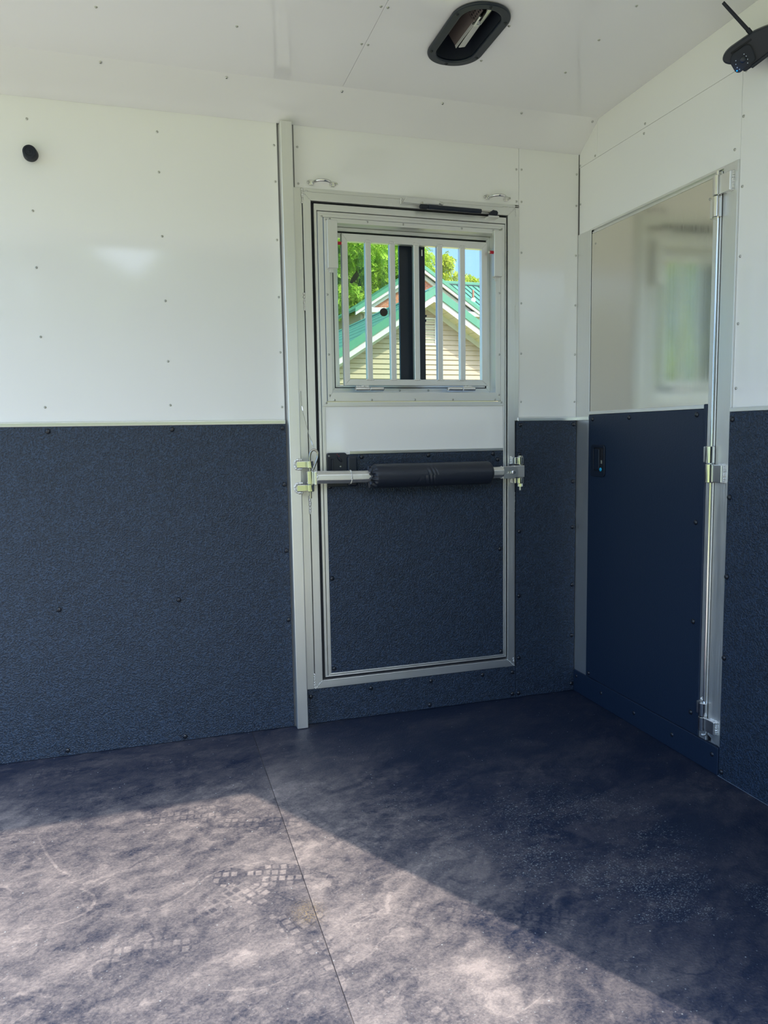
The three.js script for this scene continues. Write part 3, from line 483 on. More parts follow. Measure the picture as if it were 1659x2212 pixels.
{
  const t = thing('release_pin', 'bent steel pull pin with teardrop loop holding the bar at the post', 'pin', [-1.107, 0.85, 0.059]);
  mesh('pin', tube([[0, 0, 0], [0, 0.08, 0], [0, 0.135, 0], [0.0005, 0.152, 0], [0.006, 0.167, 0.001], [0.0165, 0.1725, 0.002], [0.027, 0.164, 0.003], [0.0285, 0.15, 0.003], [0.021, 0.128, 0.004], [0.0115, 0.106, 0.004], [0.0075, 0.099, 0.004]], 0.0042, 90, 14), M.steel, t);
}
{
  const t = thing('lanyard', 'thin steel cable lanyard tied to the pull pin loop beside the post', 'cable', [-1.11, 1.1, 0.03]);
  mesh('cable', tube([[-0.0145, 0.13, -0.012], [-0.0145, 0.09, -0.004], [-0.0135, 0.066, 0.002], [-0.002, 0.012, 0.006], [0.0075, -0.028, 0.012], [0.0145, -0.052, 0.022], [0.018, -0.07, 0.028], [0.0195, -0.084, 0.031]], 0.0009, 60, 8), M.steel, t);
  mesh('ferrule', cyl([-0.0145, 0.076, 0.0], [-0.0125, 0.06, 0.0025], 0.0023, 12), M.chrome, t);
  mesh('ferrule', cyl([0.0125, -0.046, 0.019], [0.0165, -0.062, 0.0255], 0.0023, 12), M.chrome, t);
}
// ------------------------------------------------------------------ tie handles and bumper
function tieHandle(label, x) {
  const t = thing('tie_handle', label, 'handle', [x, 1.9505, 0], 'chrome tie handles over the small door');
  for (const s of [-1, 1]) {
    const f = new THREE.Shape(); f.absarc(s * 0.046, 0, 0.0115, 0, 7); const c = s * 0.046;
    mesh('foot', merge([extr(f, 0, 0.006, 0.0018, 20), bx(Math.min(c, s * 0.03), Math.max(c, s * 0.03), -0.009, 0.009, 0.0005, 0.0065, 0.0025)]), M.chrome, t);
    const m = mesh('foot_screw', screwSlot, M.zinc, t); m.position.set(s * 0.0475, 0.001, 0.0058); m.scale.setScalar(1.25);
  }
  mesh('grip', tube([[-0.033, -0.001, 0.002], [-0.031, 0, 0.011], [-0.022, 0.001, 0.028], [-0.008, 0.001, 0.037], [0.008, 0.001, 0.037], [0.022, 0.001, 0.028], [0.031, 0, 0.011], [0.033, -0.001, 0.002]], 0.0052, 50, 14), M.chrome, t);
}
tieHandle('curved chrome tie handle above the door, beside the aluminium post', -1.027);
tieHandle('curved chrome tie handle above the door, at its right hinge corner', -0.354);
{
  const t = thing('rubber_bumper', 'round black rubber bumper on the white wall left of the post', 'bumper', [-1.9605, 1.965, 0]);
  mesh('body', toCreasedNormals(new THREE.LatheGeometry([[0.021, -0.001], [0.0225, 0.004], [0.0205, 0.03], [0.0185, 0.0345], [0.014, 0.036], [0.0125, 0.034], [0.00001, 0.0335]].map((v) => new THREE.Vector2(...v)), 36), 0.5).rotateX(Math.PI / 2), M.blackMatt, t);
  mesh('centre_screw', screwGeo, M.black, t).position.set(0, 0, 0.0335);
}
// ------------------------------------------------------------------ ceiling vent
{
  const t = thing('ceiling_vent', 'black oval roof vent with open duct and silver damper in the ceiling', 'vent', [-0.7055, 2.2285, 0.54]);
  t.rotation.x = -CT;
  const fl = rrect(0, 0, 0.172, 0.338, 0.08); fl.holes.push(rrect(0, 0, 0.12, 0.286, 0.056, THREE.Path));
  const fg = extr(fl, 0, 0.0085, 0.003, 24); fg.rotateX(Math.PI / 2); mesh('flange', fg, M.black, t);
  const du = rrect(0, 0, 0.128, 0.294, 0.06); du.holes.push(rrect(0, 0, 0.12, 0.286, 0.056, THREE.Path));
  const dg = extr(du, 0, 0.085, 0, 24); dg.rotateX(-Math.PI / 2); mesh('duct', dg, M.blackMatt, t);
  mesh('duct_cap', (() => { const g = extr(rrect(0, 0, 0.128, 0.294, 0.06), 0.08, 0.088, 0, 24); g.rotateX(-Math.PI / 2); return g; })(), M.blackMatt, t);
  for (const [x, z] of [[-0.074, 0.102], [0.001, 0.157], [0.074, 0.098], [0.074, -0.1], [-0.003, -0.157], [-0.074, -0.098]]) { const m = mesh('flange_screw', screwSlot, M.bolt, t); m.position.set(x, -0.0082, z); m.rotation.x = Math.PI / 2; m.scale.setScalar(1.3); }
  const da = part('damper', t);
  const dpl = bx(-0.0105, 0.0105, -0.0015, 0.0015, -0.058, 0.056, 0.001); dpl.rotateZ(0.25); dpl.rotateX(-0.05); dpl.translate(0.012, 0.004, -0.012); mesh('damper_plate', dpl, M.ventPlate, da);
  mesh('damper_edge', (() => { const g = bx(-0.001, 0.001, 0, 0.012, -0.078, 0.062, 0.0006); g.rotateZ(0.3); g.translate(-0.001, 0.002, -0.005); return g; })(), M.ventPlate, da);
  mesh('pull_tab', merge([cyl([0.0, 0.0, 0.05], [-0.004, -0.002, 0.10], 0.0035, 14), bx(-0.004, 0.016, 0, 0.012, 0.042, 0.058, 0.004)]), M.aluBright, da);
  mesh('pivot_rod', cyl([0.03, 0.03, 0.02], [0.03, 0.03, 0.125], 0.011, 20), M.chrome, t);
  const pp = part('perforated_plate', t);
  const hs = shapeOf([[0, -0.082], [0.078, -0.082], [0.078, 0.112], [0, 0.112]]);
  for (let i = 0; i < 7; i++) for (let j = 0; j < 5; j++) { const h = new THREE.Path(); h.absarc(0.008 + i * 0.0105, 0.062 + j * 0.0105, 0.0034, 0, Math.PI * 2, true); hs.holes.push(h); }
  mesh('plate', (() => { const g = extr(hs, 0, 0.002, 0, 8); g.rotateX(Math.PI / 2); g.rotateZ(Math.PI / 2 + 0.62); g.translate(-0.002, 0.006, 0); return g; })(), M.ventBrown, pp);
  mesh('crease', (() => { const g = bx(-0.0015, 0.0015, 0, 0.078, 0.05, 0.054, 0.0006); g.rotateZ(0.62); g.translate(-0.002, 0.006, 0); return g; })(), M.ventBrown, pp);
}
// ------------------------------------------------------------------ tall door in the right wall
const d2 = struct('door_2');
{
  mesh('strike_jamb', bx(-0.004, 0.02, 0.0905, 1.8355, 0.002, 0.0955, 0.0015), M.aluV, d2);
  mesh('jamb_trim', bx(-0.0062, -0.0035, 1.114, 1.1285, 0.004, 0.094, 0.001), M.aluBright, d2);
  mesh('gasket', merge([bx(-0.001, 0.02, 0.092, 1.83, 0.0955, 0.0985), bx(0.012, 0.02, 1.8225, 1.833, 0.0955, 0.76)]), M.gasket, d2);
  mesh('head_track', bx(-0.005, 0.02, 1.8295, 1.8362, 0.0955, 0.845, 0.001), M.aluBright, d2);
  mesh('head_track', bx(0.003, 0.02, 1.8233, 1.8297, 0.0985, 0.757, 0.001), M.aluH, d2);
  mesh('head_track', bx(-0.003, 0.02, 1.8172, 1.8235, 0.103, 0.757, 0.001), M.aluBright, d2);
  mesh('upper_panel', bx(-0.002, 0.02, 1.135, 1.8172, 0.0985, 0.7535, 0.001), M.aluSheet, d2);
  mesh('rail_trim', bx(-0.0085, 0.0, 1.1345, 1.1475, 0.0985, 0.742, 0.002), M.aluBright, d2);
  mesh('rubber_panel', bx(-0.0075, 0.02, 0.0925, 1.1345, 0.0985, 0.7545, 0.002), M.rubberSmooth, d2);
  mesh('edge_trim', bx(-0.0095, -0.002, 0.0925, 1.1495, 0.7405, 0.7555, 0.003), M.rubberSmooth, d2);
  mesh('leaf_edge', bx(-0.008, 0.02, 0.0925, 1.825, 0.7565, 0.7905, 0.003), M.aluV, d2);
  mesh('hinge_gap', bx(-0.001, 0.02, 0.0925, 1.828, 0.7905, 0.7940), M.gasket, d2);
  const hp = shapeOf([[0.794, 0.115], [0.8518, 0.0905], [0.8518, 1.8362], [0.794, 1.8362]]);
  mesh('hinge_jamb', (() => { const g = extr(hp, 0, 0.026, 0.0015); g.rotateY(-Math.PI / 2); g.translate(0.02, 0, 0); return g; })(), M.aluV, d2);
  mesh('hinge_rod', cyl([-0.0125, 0.17, 0.7835], [-0.0125, 1.755, 0.7835], 0.0043, 16), M.chrome, d2);
  const hinge = (yl0, yl1, yu1, plateUp) => {
    const h = part('hinge', d2);
    mesh('barrel', cyl([-0.0165, yl0, 0.7835], [-0.0165, yl1 - 0.001, 0.7835], 0.0135, 28), M.chrome, h);
    mesh('barrel', cyl([-0.0165, yl1 + 0.001, 0.7835], [-0.0165, yu1, 0.7835], 0.0135, 28), M.chrome, h);
    const [a, b] = plateUp ? [yl1 + 0.002, yu1 - 0.001] : [yl0 + 0.001, yl1 - 0.002], [c, d] = plateUp ? [yl0 + 0.001, yl1 - 0.002] : [yl1 + 0.002, yu1 - 0.001];
    mesh('hinge_leaf', bx(-0.0195, -0.0055, a, b, 0.79, 0.8365, 0.003), M.aluBright, h);
    mesh('hinge_leaf', bx(-0.0195, -0.006, c, d, 0.756, 0.78, 0.003), M.aluBright, h);
    beads([weld([[-0.008, a + 0.003, 0.838], [-0.008, b - 0.003, 0.838]], 0.0042, 0.0055), weld([[-0.006, plateUp ? a : b, 0.81], [-0.006, plateUp ? a : b, 0.835]], 0.003, 0.005), weld([[-0.008, c + 0.004, 0.7555], [-0.008, d - 0.004, 0.7555]], 0.0036, 0.0055)], h);
  };
  hinge(1.693, 1.754, 1.812, true); hinge(0.910, 0.968, 1.021, false); hinge(0.127, 0.172, 0.216, false);
  mesh('hinge_stop', cyl([-0.0165, 1.812, 0.7835], [-0.0165, 1.826, 0.7835], 0.005, 14), M.chrome, d2);
  mesh('weld_bead', weld([[-0.008, 0.105, 0.775], [-0.01, 0.112, 0.79]], 0.005), M.weld, d2);
  mesh('weld_bead', weld([[-0.010, 0.222, 0.77], [-0.01, 0.219, 0.78]], 0.006), M.weld, d2);
  // recessed latch
  const lt = part('slam_latch', d2), ls = rrect(0, 0, 0.094, 0.122, 0.014); ls.holes.push(rrect(0.006, 0.006, 0.066, 0.088, 0.008, THREE.Path));
  const pl = extr(ls, 0, 0.006, 0.0015, 10); pl.rotateY(-Math.PI / 2); pl.translate(-0.007, 0.9585, 0.1695); mesh('latch_plate', pl, M.black, lt);
  mesh('latch_pocket', bx(-0.0078, -0.006, 0.92, 1.009, 0.142, 0.209), M.gasket, lt);
  mesh('latch_paddle', bx(-0.0125, -0.0075, 0.925, 1.003, 0.146, 0.18, 0.002), M.black, lt);
  mesh('latch_tongue', bx(-0.0115, -0.0075, 0.9475, 0.961, 0.187, 0.196, 0.001), M.zinc, lt);
  mesh('key_cover', (() => { const g = new THREE.SphereGeometry(0.008, 16, 10); g.scale(0.35, 0.95, 1); g.translate(-0.0125, 0.926, 0.192); return g; })(), M.blue, lt);
  heads('bolt', boltGeo, M.bolt, d2, [[0.127, 1.117], [0.36, 1.118], [0.71, 1.118], [0.718, 0.78], [0.718, 0.46], [0.718, 0.16], [0.12, 0.108]], 'x', 0.0075);
  heads('screw', screwSlot, M.zinc, d2, [[0.124, 1.776], [0.735, 1.76]], 'x', 0.002);
}
// ------------------------------------------------------------------ wireless camera high on the right wall
{
  const P = new THREE.Vector3(-0.07, 2.0775, 0.953), t = thing('security_camera', 'black wireless camera with stub antenna and lit ring of diodes, high on the right wall', 'camera', P.toArray());
  t.lookAt(camera.position.x + 0.1, camera.position.y - 0.15, camera.position.z);
  const hood = new THREE.Shape(); hood.moveTo(-0.066, -0.012); hood.quadraticCurveTo(-0.064, 0.004, -0.045, 0.014); hood.lineTo(0.002, 0.037); hood.quadraticCurveTo(0.02, 0.044, 0.06, 0.049); hood.lineTo(0.10, 0.05); hood.lineTo(0.10, 0.0); hood.lineTo(0.058, -0.017); hood.lineTo(-0.006, -0.050); hood.quadraticCurveTo(-0.012, -0.053, -0.016, -0.046); hood.lineTo(-0.045, -0.028); hood.quadraticCurveTo(-0.064, -0.024, -0.066, -0.012);
  mesh('hood', extr(hood, -0.05, 0.004, 0.004, 10), std({ color: lin(0.004, 0.008, 0.02), roughness: 0.5 }), t);
  { const g = bx(-0.027, 0.027, -0.0022, 0.0022, 0.002, 0.0065, 0.001); g.rotateZ(0.46); g.translate(-0.022, 0.0105, 0); mesh('visor_slot', g, M.gasket, t); }
  { const g = bx(-0.036, 0.036, -0.0045, 0.0045, 0.002, 0.012, 0.003); g.rotateZ(0.53); g.translate(0.036, -0.0245, 0); mesh('side_rail', g, M.blackMatt, t); }
  const face = new THREE.Shape(); face.moveTo(-0.046, -0.012); face.quadraticCurveTo(-0.044, -0.004, -0.036, 0.0); face.lineTo(-0.012, 0.012); face.quadraticCurveTo(-0.002, 0.014, 0.004, 0.004); face.lineTo(0.014, -0.02); face.quadraticCurveTo(0.016, -0.028, 0.006, -0.032); face.lineTo(-0.02, -0.049); face.quadraticCurveTo(-0.03, -0.052, -0.036, -0.043); face.lineTo(-0.046, -0.026); face.closePath();
  mesh('face', extr(face, 0.002, 0.016, 0.002, 10), M.blackMatt, t);
  mesh('lens', (() => { const g = new THREE.SphereGeometry(0.0085, 20, 10); g.scale(1, 1, 0.4); g.translate(-0.0155, -0.02, 0.0162); return g; })(), M.black, t);
  const glow = std({ color: lin(0.6, 0.65, 0.75), roughness: 0.3 }), blue = std({ color: lin(0, 0.2, 0.6), emissive: lin(0.0, 0.35, 1.0), emissiveIntensity: 0.8 });
  const px = (x, y) => [(x / 12.286 + 1540 - 1620) / 690, -(y / 12.286 - 105) / 690];
  for (const [x, y] of [[862, 1358], [908, 1406], [940, 1472], [945, 1548], [783, 1645], [733, 1600], [702, 1530], [698, 1458]]) { const g = new THREE.SphereGeometry(0.0013, 10, 8), q = px(x, y); g.translate(q[0], q[1], 0.0165); mesh('diode', g, glow, t); }
  { const g = new THREE.SphereGeometry(0.0017, 10, 8), q = px(730, 1665); g.translate(q[0], q[1], 0.0165); mesh('indicator_light', g, blue, t); const l = new THREE.PointLight(0x3399ff, 0.0006, 0.3); l.position.set(q[0], q[1], 0.0195); l.castShadow = true; t.add(l); }
  mesh('antenna', merge([cyl([0.002, 0.034, -0.012], [-0.008, 0.047, -0.012], 0.0058, 16), cyl([-0.007, 0.045, -0.012], [-0.0695, 0.119, -0.012], 0.0048, 16, 0.0042)]), M.blackMatt, t);
  mesh('bracket', merge([bx(0.05, 0.085, -0.005, 0.035, -0.075, -0.02, 0.006), bx(0.06, 0.13, -0.02, 0.03, -0.085, -0.05, 0.006)]), M.black, t);
  mesh('bracket_screw', (() => { const g = screwGeo.clone(); g.translate(0.056, 0.018, 0.004); return g; })(), M.chrome, t);
}

// ------------------------------------------------------------------ outdoors
const GY = -0.45;
{
  const gm = tex(512, 512, (x, y) => { const a = vnoise(x / 2.5, y / 2.5, 21), b = fbm(x / 60, y / 60, 22, 4), k = 0.72 + 0.4 * (a - 0.5) + 0.6 * (b - 0.5); return [0.31 * k, 0.345 * k, 0.075 * k]; }, true, [6, 6]);
  const g = new THREE.PlaneGeometry(240, 240, 1, 1); g.rotateX(-Math.PI / 2); g.translate(0, GY, 0);
  const m = mesh('ground', uvm(g), std({ map: gm, roughness: 0.95 }), scene); m.userData = { kind: 'structure', label: 'sunlit mown grass outside the trailer' };
}
{  // unseen gravel, added to brighten and neutralise the light inside the trailer
  const gv = tex(512, 512, (x, y) => { const a = vnoise(x / 3, y / 3, 61), b = fbm(x / 70, y / 70, 62, 4), k = 0.8 + 0.5 * (a - 0.5) + 0.3 * (b - 0.5) + 0.2 * (hash(x, y, 6) - 0.5); return [0.42 * k, 0.395 * k, 0.335 * k]; }, true, [2.4, 2.4]);
  const s = new THREE.Shape(), P = []; for (let i = 0; i < 40; i++) { const an = (i / 40) * 6.2832, q = 1 + 0.06 * Math.sin(i * 2.3) + 0.04 * Math.sin(i * 5.1); P.push(new THREE.Vector2(-2.2 + Math.cos(an) * 8 * q, 2.4 + Math.sin(an) * 4.6 * q)); } s.setFromPoints(P);
  const g = new THREE.ShapeGeometry(s); g.rotateX(Math.PI / 2); g.scale(1, 1, 1); const ix = g.index.array; for (let i = 0; i < ix.length; i += 3) { const t = ix[i]; ix[i] = ix[i + 1]; ix[i + 1] = t; } g.translate(0, GY + 0.02, 0); g.computeVertexNormals();
  const m = mesh('added_gravel', uvm(g), std({ map: gv, roughness: 0.95 }), scene); m.userData = { kind: 'structure', label: 'unseen pale gravel added round the trailer to bounce neutral light inside' };
}
const siding = std({ color: lin(0.40, 0.315, 0.225), roughness: 0.6 }), trimW = std({ color: lin(0.56, 0.55, 0.53), roughness: 0.5 }), green = std({ color: lin(0.062, 0.225, 0.145), roughness: 0.42 }), soffitM = std({ color: lin(0.60, 0.56, 0.47), roughness: 0.6 }), dark = std({ color: lin(0.01, 0.04, 0.035), roughness: 0.6 });
function board(u0, u1, v0, v1, y0, y1, d0, d1) { // a lap board: bottom edge proud (d0), top edge in (d1); slanted ends
  const g = new THREE.BufferGeometry(), p = [[u0, y0, d0], [u1, y0, d0], [v1, y1, d1], [v0, y1, d1], [u0, y0, -0.02], [u1, y0, -0.02], [v1, y1, -0.02], [v0, y1, -0.02]], f = [0, 1, 2, 0, 2, 3, 4, 6, 5, 4, 7, 6, 0, 5, 1, 0, 4, 5, 3, 2, 6, 3, 6, 7, 0, 3, 7, 0, 7, 4, 1, 5, 6, 1, 6, 2];
  g.setAttribute('position', new THREE.Float32BufferAttribute(f.flatMap((i) => p[i]), 3)); g.computeVertexNormals(); return uvm(g);
}
const slope = (m, c, s, hw, yt, yb, w0, w1, inner = 0) => extr(shapeOf(s > 0 ? [[c + inner, yt - m * inner], [c + inner, yb - m * inner], [c + hw, yb - m * hw], [c + hw, yt - m * hw]] : [[c - inner, yt - m * inner], [c - hw, yt - m * hw], [c - hw, yb - m * hw], [c - inner, yb - m * inner]]), w0, w1);
{
  const a = 3 * Math.PI / 180, h = thing('house', 'low outbuilding with cream lap siding, white trim and green metal roof outside the window', 'house', [3.713, GY, -12.246]); h.rotation.y = a;
  const Y = -GY, m = 0.63, c = 0.23, hw = 3.4;
  const wall = part('gable_wall', h), e = 0.1015;
  for (let k = 0; ; k++) { const y0 = k * e, y1 = y0 + e, ya = 3.607 + Y + 0.05; if (y1 > ya - 0.02) break; const w0 = Math.min(hw - 0.3, (ya - y0) / m), w1 = Math.min(hw - 0.3, (ya - y1) / m); mesh('siding_board', board(c - w0, c + w0, c - w1, c + w1, y0, y1 + 0.004, 0.024, 0.001), siding, wall); }
  mesh('wall_core', extr(shapeOf([[c - hw + 0.3, 0], [c + hw - 0.3, 0], [c + hw - 0.3, 3.6 + Y - m * (hw - 0.3)], [c, 3.6 + Y], [c - hw + 0.3, 3.6 + Y - m * (hw - 0.3)]]), -8, -0.021), siding, wall);
  for (const s of [-1, 1]) {
    mesh('frieze_board', slope(m, c, s, hw - 0.25, 3.72 + Y, 3.607 + Y, 0.004, 0.028), trimW, h);
    mesh('fascia_board', slope(m, c, s, hw, 3.835 + Y, 3.70 + Y, 0.37, 0.40), trimW, h);
    mesh('rake_trim', slope(m, c, s, hw + 0.02, 4.0 + Y, 3.83 + Y, 0.40, 0.425), green, h);
    const so = part('soffit', h), n = 22; for (let k = 0; k < n; k++) { const i0 = 0.02 + (k * (hw - 0.04)) / n, i1 = i0 + (hw - 0.04) / n - 0.008; mesh('soffit_board', slope(m, c, s, i1, 3.735 + Y, 3.715 + Y, 0.0, 0.37, i0), soffitM, so); }
    const rf = mesh('roof_panel', slope(m, c, s, hw, 3.985 + Y, 3.94 + Y, -8.2, 0.41), green, h);
    for (let k = 1; k < 12; k++) mesh('seam', slope(m, c, s, k * 0.3 + 0.02, 3.992 + Y, 3.97 + Y, -8.2, 0.40, k * 0.3 + 0.004), green, rf);
    mesh('ridge_cap', slope(m, c, s, 0.14, 4.012 + Y, 3.99 + Y, -8.2, 0.432), green, h);
  }
  const v = part('gable_vent', h); ring([0.02, 0.435, 2.88 + Y, 3.44 + Y], [0.055, 0.40, 2.915 + Y, 3.405 + Y], 0.01, 0.035, 0.003).forEach((g) => mesh('vent_frame', g, trimW, v));
  for (let k = 0; k < 9; k++) { const g = bx(0.055, 0.40, -0.024, 0.024, -0.002, 0.002); g.rotateX(0.75); g.translate(0, 2.943 + Y + k * 0.054, 0.018); mesh('vent_slat', g, trimW, v); }
}
{
  const a = 3 * Math.PI / 180, h = thing('house', 'taller house with brick gable, white cornice and green standing-seam roof behind the outbuilding', 'house', [11.08, GY, -32.785]); h.rotation.y = a;
  const Y = -GY, m = 0.63, c = 0.22, hw = 3.45;
  const brick = tex(512, 512, (x, y) => { const row = Math.floor(y / 32), yy = y % 32, xx = (x + (row % 2) * 32) % 64, j = yy < 4 || xx < 4; const k = 0.75 + 0.5 * hash(Math.floor((x + (row % 2) * 32) / 64) % 8, row, 3); return j ? [0.42, 0.36, 0.31] : [0.42 * k, 0.125 * k, 0.065 * k]; }, true, [1.72, 1.3]);
  mesh('brick_gable', extr(shapeOf([[c - 3.1, 6.9 + Y], [c + 3.1, 6.9 + Y], [c, 8.8 + Y]]), -0.3, 0), std({ map: brick, roughness: 0.85 }), h);
  mesh('lower_wall', bx(c - 3.1, c + 3.1, 0, 6.9 + Y, -6, 0), siding, h);
  for (let k = 0; k < 2; k++) mesh('wall_window', merge(ring([c - 2.6 + k * 3.6, c - 1.7 + k * 3.6, 4.6 + Y, 6.3 + Y], [c - 2.48 + k * 3.6, c - 1.82 + k * 3.6, 4.72 + Y, 6.18 + Y], 0, 0.06, 0.005)), trimW, h);
  mesh('cornice', merge([bx(c - 3.3, c + 3.3, 6.8 + Y, 7.04 + Y, 0, 0.3, 0.02), bx(c - 2.95, c - 2.35, 6.35 + Y, 6.8 + Y, 0, 0.16, 0.02), bx(c - 2.9, c - 2.4, 6.35 + Y, 6.5 + Y, 0, 0.22, 0.02)]), trimW, h);
  for (const s of [-1, 1]) {
    mesh('frieze_board', slope(m, c, s, 3.0, 8.82 + Y, 8.62 + Y, 0, 0.12), trimW, h);
    mesh('fascia_board', slope(m, c, s, hw, 8.98 + Y, 8.82 + Y, 0.25, 0.36), trimW, h);
    mesh('rake_trim', slope(m, c, s, hw + 0.03, 9.16 + Y, 8.98 + Y, 0.36, 0.4), green, h);
    mesh('roof_panel', slope(m, c, s, hw, 9.14 + Y, 9.02 + Y, -4.2, 0.38), green, h);
  }
  // main wing: ridge runs across, slope faces the viewer
  const rp = (u0, u1, lift, th) => { const g = extr(shapeOf([[-0.35, 7.22 + Y + lift], [-4.0, 9.24 + Y + lift], [-4.0, 9.24 + Y + lift - th], [-0.35, 7.22 + Y + lift - th]]), u0, u1); g.rotateY(-Math.PI / 2); g.scale(-1, 1, 1); const ix = g.attributes.position; for (let i = 0; i < ix.count; i += 3) for (const at of Object.values(g.attributes)) for (let q = 0; q < at.itemSize; q++) { const t = at.array[i * at.itemSize + q]; at.array[i * at.itemSize + q] = at.array[(i + 1) * at.itemSize + q]; at.array[(i + 1) * at.itemSize + q] = t; } g.computeVertexNormals(); return uvm(g); };
  const pan = mesh('roof_panel', rp(0.6, 10, 0, 0.08), green, h);
  for (let k = 0; k < 24; k++) mesh('seam', rp(2.7 + k * 0.325, 2.735 + k * 0.325, 0.035, 0.05), dark, pan);  // real ribs; their dark shadows are put into the near-black green
  mesh('ridge_cap', merge([bx(0.6, 10, 9.2 + Y, 9.36 + Y, -4.1, -3.86, 0.02)]), green, h);
  mesh('ridge_flashing', bx(0.6, 10, 9.14 + Y, 9.205 + Y, -3.87, -3.80), dark, h);
  mesh('back_roof', (() => { const g = rp(0.6, 10, 0, 0.08); g.scale(1, 1, -1); g.translate(0, 0, -8); return g; })(), green, h).material = std({ color: lin(0.10, 0.30, 0.215), side: THREE.DoubleSide });
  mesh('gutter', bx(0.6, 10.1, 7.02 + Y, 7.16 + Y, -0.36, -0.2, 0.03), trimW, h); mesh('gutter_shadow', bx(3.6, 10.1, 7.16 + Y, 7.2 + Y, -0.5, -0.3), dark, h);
  const ww = part('wing_wall', h); for (let k = 0; k < 26; k++) mesh('siding_board', board(3.3, 9.8, 3.3, 9.8, 6.98 + Y - (k + 1) * 0.2, 6.98 + Y - k * 0.2, -0.585, -0.60), trimW, ww);
  mesh('wing_core', bx(3.2, 9.8, 0, 7.1 + Y, -7.4, -0.62), trimW, h);
  const pp = part('vent_pipe', h); mesh('pipe', cyl([3.95, 7.7 + Y, -1.7], [3.95, 8.5 + Y, -1.7], 0.06, 12), std({ color: lin(0.30, 0.15, 0.10), roughness: 0.7 }), pp); mesh('pipe_boot', cyl([3.95, 7.75 + Y, -1.7], [3.95, 8.08 + Y, -1.7], 0.22, 14, 0.1), trimW, pp);
}
// trees: trunk with limbs, crown of leaf sprigs hung in drooping clumps
const leafMat = phy({ color: 0xffffff, side: THREE.DoubleSide, roughness: 0.75, transmission: 0.35, thickness: 0, specularIntensity: 0.3 });
const sprig = (() => { // five pointed leaflets folded along the midrib
  const P = [], leaf = (x, y, z, dx, dy, dz, w) => { const b = [x, y, z], t = [x + dx, y + dy, z + dz], md = [x + dx * 0.45, y + dy * 0.45, z + dz * 0.45], n = new THREE.Vector3(dx, dy, dz).cross(new THREE.Vector3(0.2, 0.3, 1)).normalize().multiplyScalar(w), l = [md[0] + n.x, md[1] + n.y, md[2] + n.z + w * 0.4], r = [md[0] - n.x, md[1] - n.y, md[2] - n.z + w * 0.4]; P.push(...b, ...l, ...t, ...b, ...t, ...r); };
  for (let k = 0; k < 4; k++) { const y = -0.25 * k; leaf(0, y, 0, 0.42, -0.22, 0.06, 0.12); leaf(0, y - 0.08, 0, -0.42, -0.24, -0.06, 0.12); } leaf(0, -0.95, 0, 0.02, -0.4, 0.04, 0.13);
  const g = new THREE.BufferGeometry(); g.setAttribute('position', new THREE.Float32BufferAttribute(P, 3)); g.computeVertexNormals(); return g;
})();
const bark = std({ color: lin(0.10, 0.075, 0.055), roughness: 0.9 });
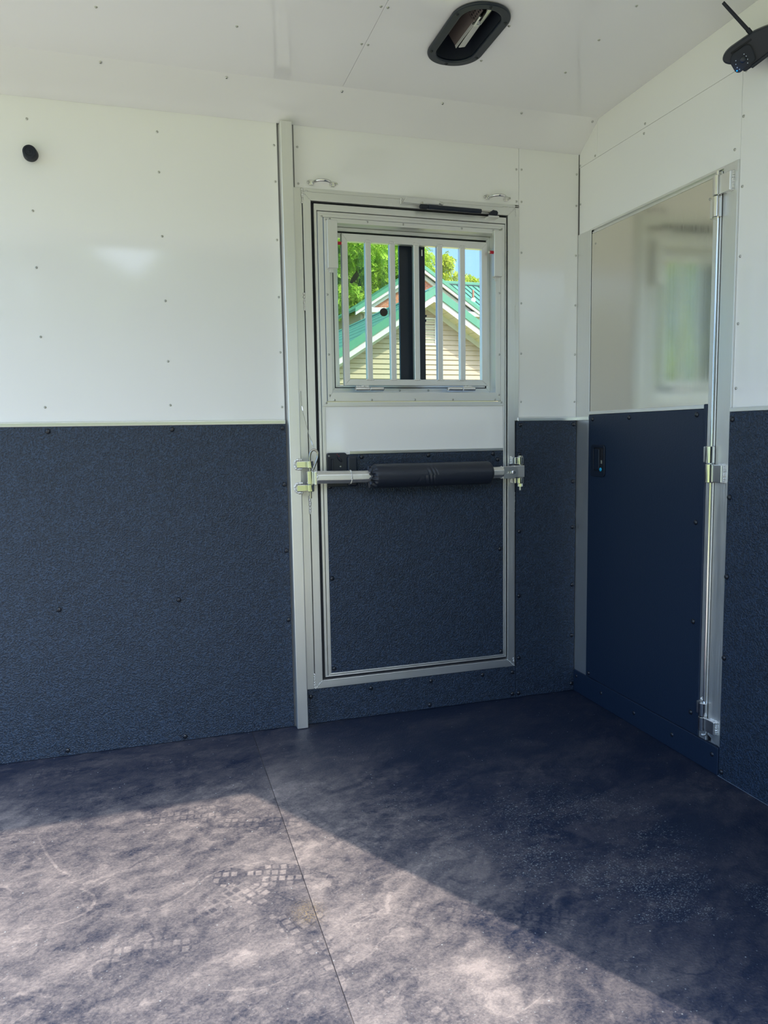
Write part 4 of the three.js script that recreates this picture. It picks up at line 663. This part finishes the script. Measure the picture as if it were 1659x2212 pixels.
function tree(label, x, z, yc, rx, ry, n, col, size, group, clumps = 60) {
  const t = thing('tree', label, 'tree', [x, GY, z], group), cy0 = yc - GY;
  const limbs = [tube([[0, 0, 0], [0.1, cy0 * 0.35, 0], [0, cy0 * 0.7, 0.1], [0.1, cy0 + ry * 0.4, 0]], rx * 0.055, 20, 8)];
  for (let k = 0; k < 6; k++) { const an = k * 1.05 + rr(0, 0.5); limbs.push(tube([[0.05, cy0 * 0.55 + k * 0.05 * ry, 0], [Math.cos(an) * rx * 0.35, cy0 * 0.8 + rr(0, 0.2) * ry, Math.sin(an) * rx * 0.35], [Math.cos(an) * rx * 0.75, cy0 + rr(-0.2, 0.4) * ry, Math.sin(an) * rx * 0.75]], rx * 0.022, 10, 6)); }
  mesh('trunk', merge(limbs), bark, t);
  const cl = []; for (let k = 0; k < clumps; k++) { const u = rr(-1, 1), an = rr(0, 6.283), q = Math.cbrt(rr(0.25, 1)), s = Math.sqrt(1 - u * u); cl.push([Math.cos(an) * s * rx * q * 0.86, u * ry * q * 0.86, Math.sin(an) * s * rx * q * 0.86, rr(0.16, 0.3) * rx]); }
  const im = new THREE.InstancedMesh(sprig, leafMat, n), m4 = new THREE.Matrix4(), q = new THREE.Quaternion(), e = new THREE.Euler(), c = new THREE.Color();
  for (let i = 0; i < n; i++) {
    const k = cl[i % clumps], u = rr(-1, 1), an = rr(0, 6.283), s = Math.sqrt(1 - u * u), r = k[3] * Math.cbrt(rr(0.3, 1));
    e.set(rr(-1.3, 1.3), rr(0, 6.28), rr(-1.3, 1.3)); q.setFromEuler(e); const sz = size * rr(0.7, 1.35);
    m4.compose(new THREE.Vector3(k[0] + Math.cos(an) * s * r, cy0 + k[1] + u * r * 0.62, k[2] + Math.sin(an) * s * r), q, new THREE.Vector3(sz, sz, sz)); im.setMatrixAt(i, m4);
    const v = rr(0.75, 1.25), w = rr(0.9, 1.1); im.setColorAt(i, c.setRGB(col[0] * v * w, col[1] * v, col[2] * v));
  }
  im.name = numbered('crown'); im.castShadow = im.receiveShadow = true; im.userData.kind = 'stuff'; t.add(im);
}
tree('large dark green tree filling the left side of the barred window', 8.6, -43, 10.2, 7.0, 7.2, 24000, [0.40, 0.56, 0.06], 0.34, null, 80);
tree('dense green tree behind the ridge of the brick gable', 13.4, -55, 11.0, 4.6, 5.6, 9000, [0.28, 0.40, 0.06], 0.5, null, 60);
tree('bright yellow green tree behind the standing-seam roof', 17.3, -46, 9.7, 3.5, 3.7, 14000, [0.46, 0.54, 0.05], 0.3, null, 90);
tree('smaller green tree at the right end of the view through the window', 23.05, -47.5, 9.6, 2.4, 3.0, 7000, [0.36, 0.48, 0.07], 0.28, null, 60);
// trees across the yard behind the viewer, seen only in reflections on the walls
const back = [[-17, 26, 3.6, 3.4], [-11, 30, 3.7, 3.6], [-5.2, 21, 4.9, 3.5], [1.7, 21.5, 4.9, 3.5], [9, 31, 3.8, 3.6], [17, 29, 3.6, 3.4], [-1.7, 24, 3.3, 2.4], [-23, -26, 6.5, 6], [-36, -30, 7, 7]];
const LB = ['broad tree at the far left of the yard behind the viewer', 'second tree from the left across the yard behind the viewer', 'tree just left of the sky gap across the yard', 'tree just right of the sky gap across the yard', 'tall tree right of centre across the yard behind the viewer', 'broad tree at the far right of the yard behind the viewer', 'low bush filling the gap between the yard trees', 'broad tree left of the outbuilding, mirrored in the metal door', 'second tree farther left of the outbuilding'];
back.forEach(([x, z, yc, r], i) => tree(LB[i], x, z, yc, r, yc * 0.86, 2600, [0.24, 0.34, 0.07], 0.7, i < 7 ? 'yard trees behind the viewer' : 'trees left of the outbuilding', 40));

renderer.render(scene, camera);
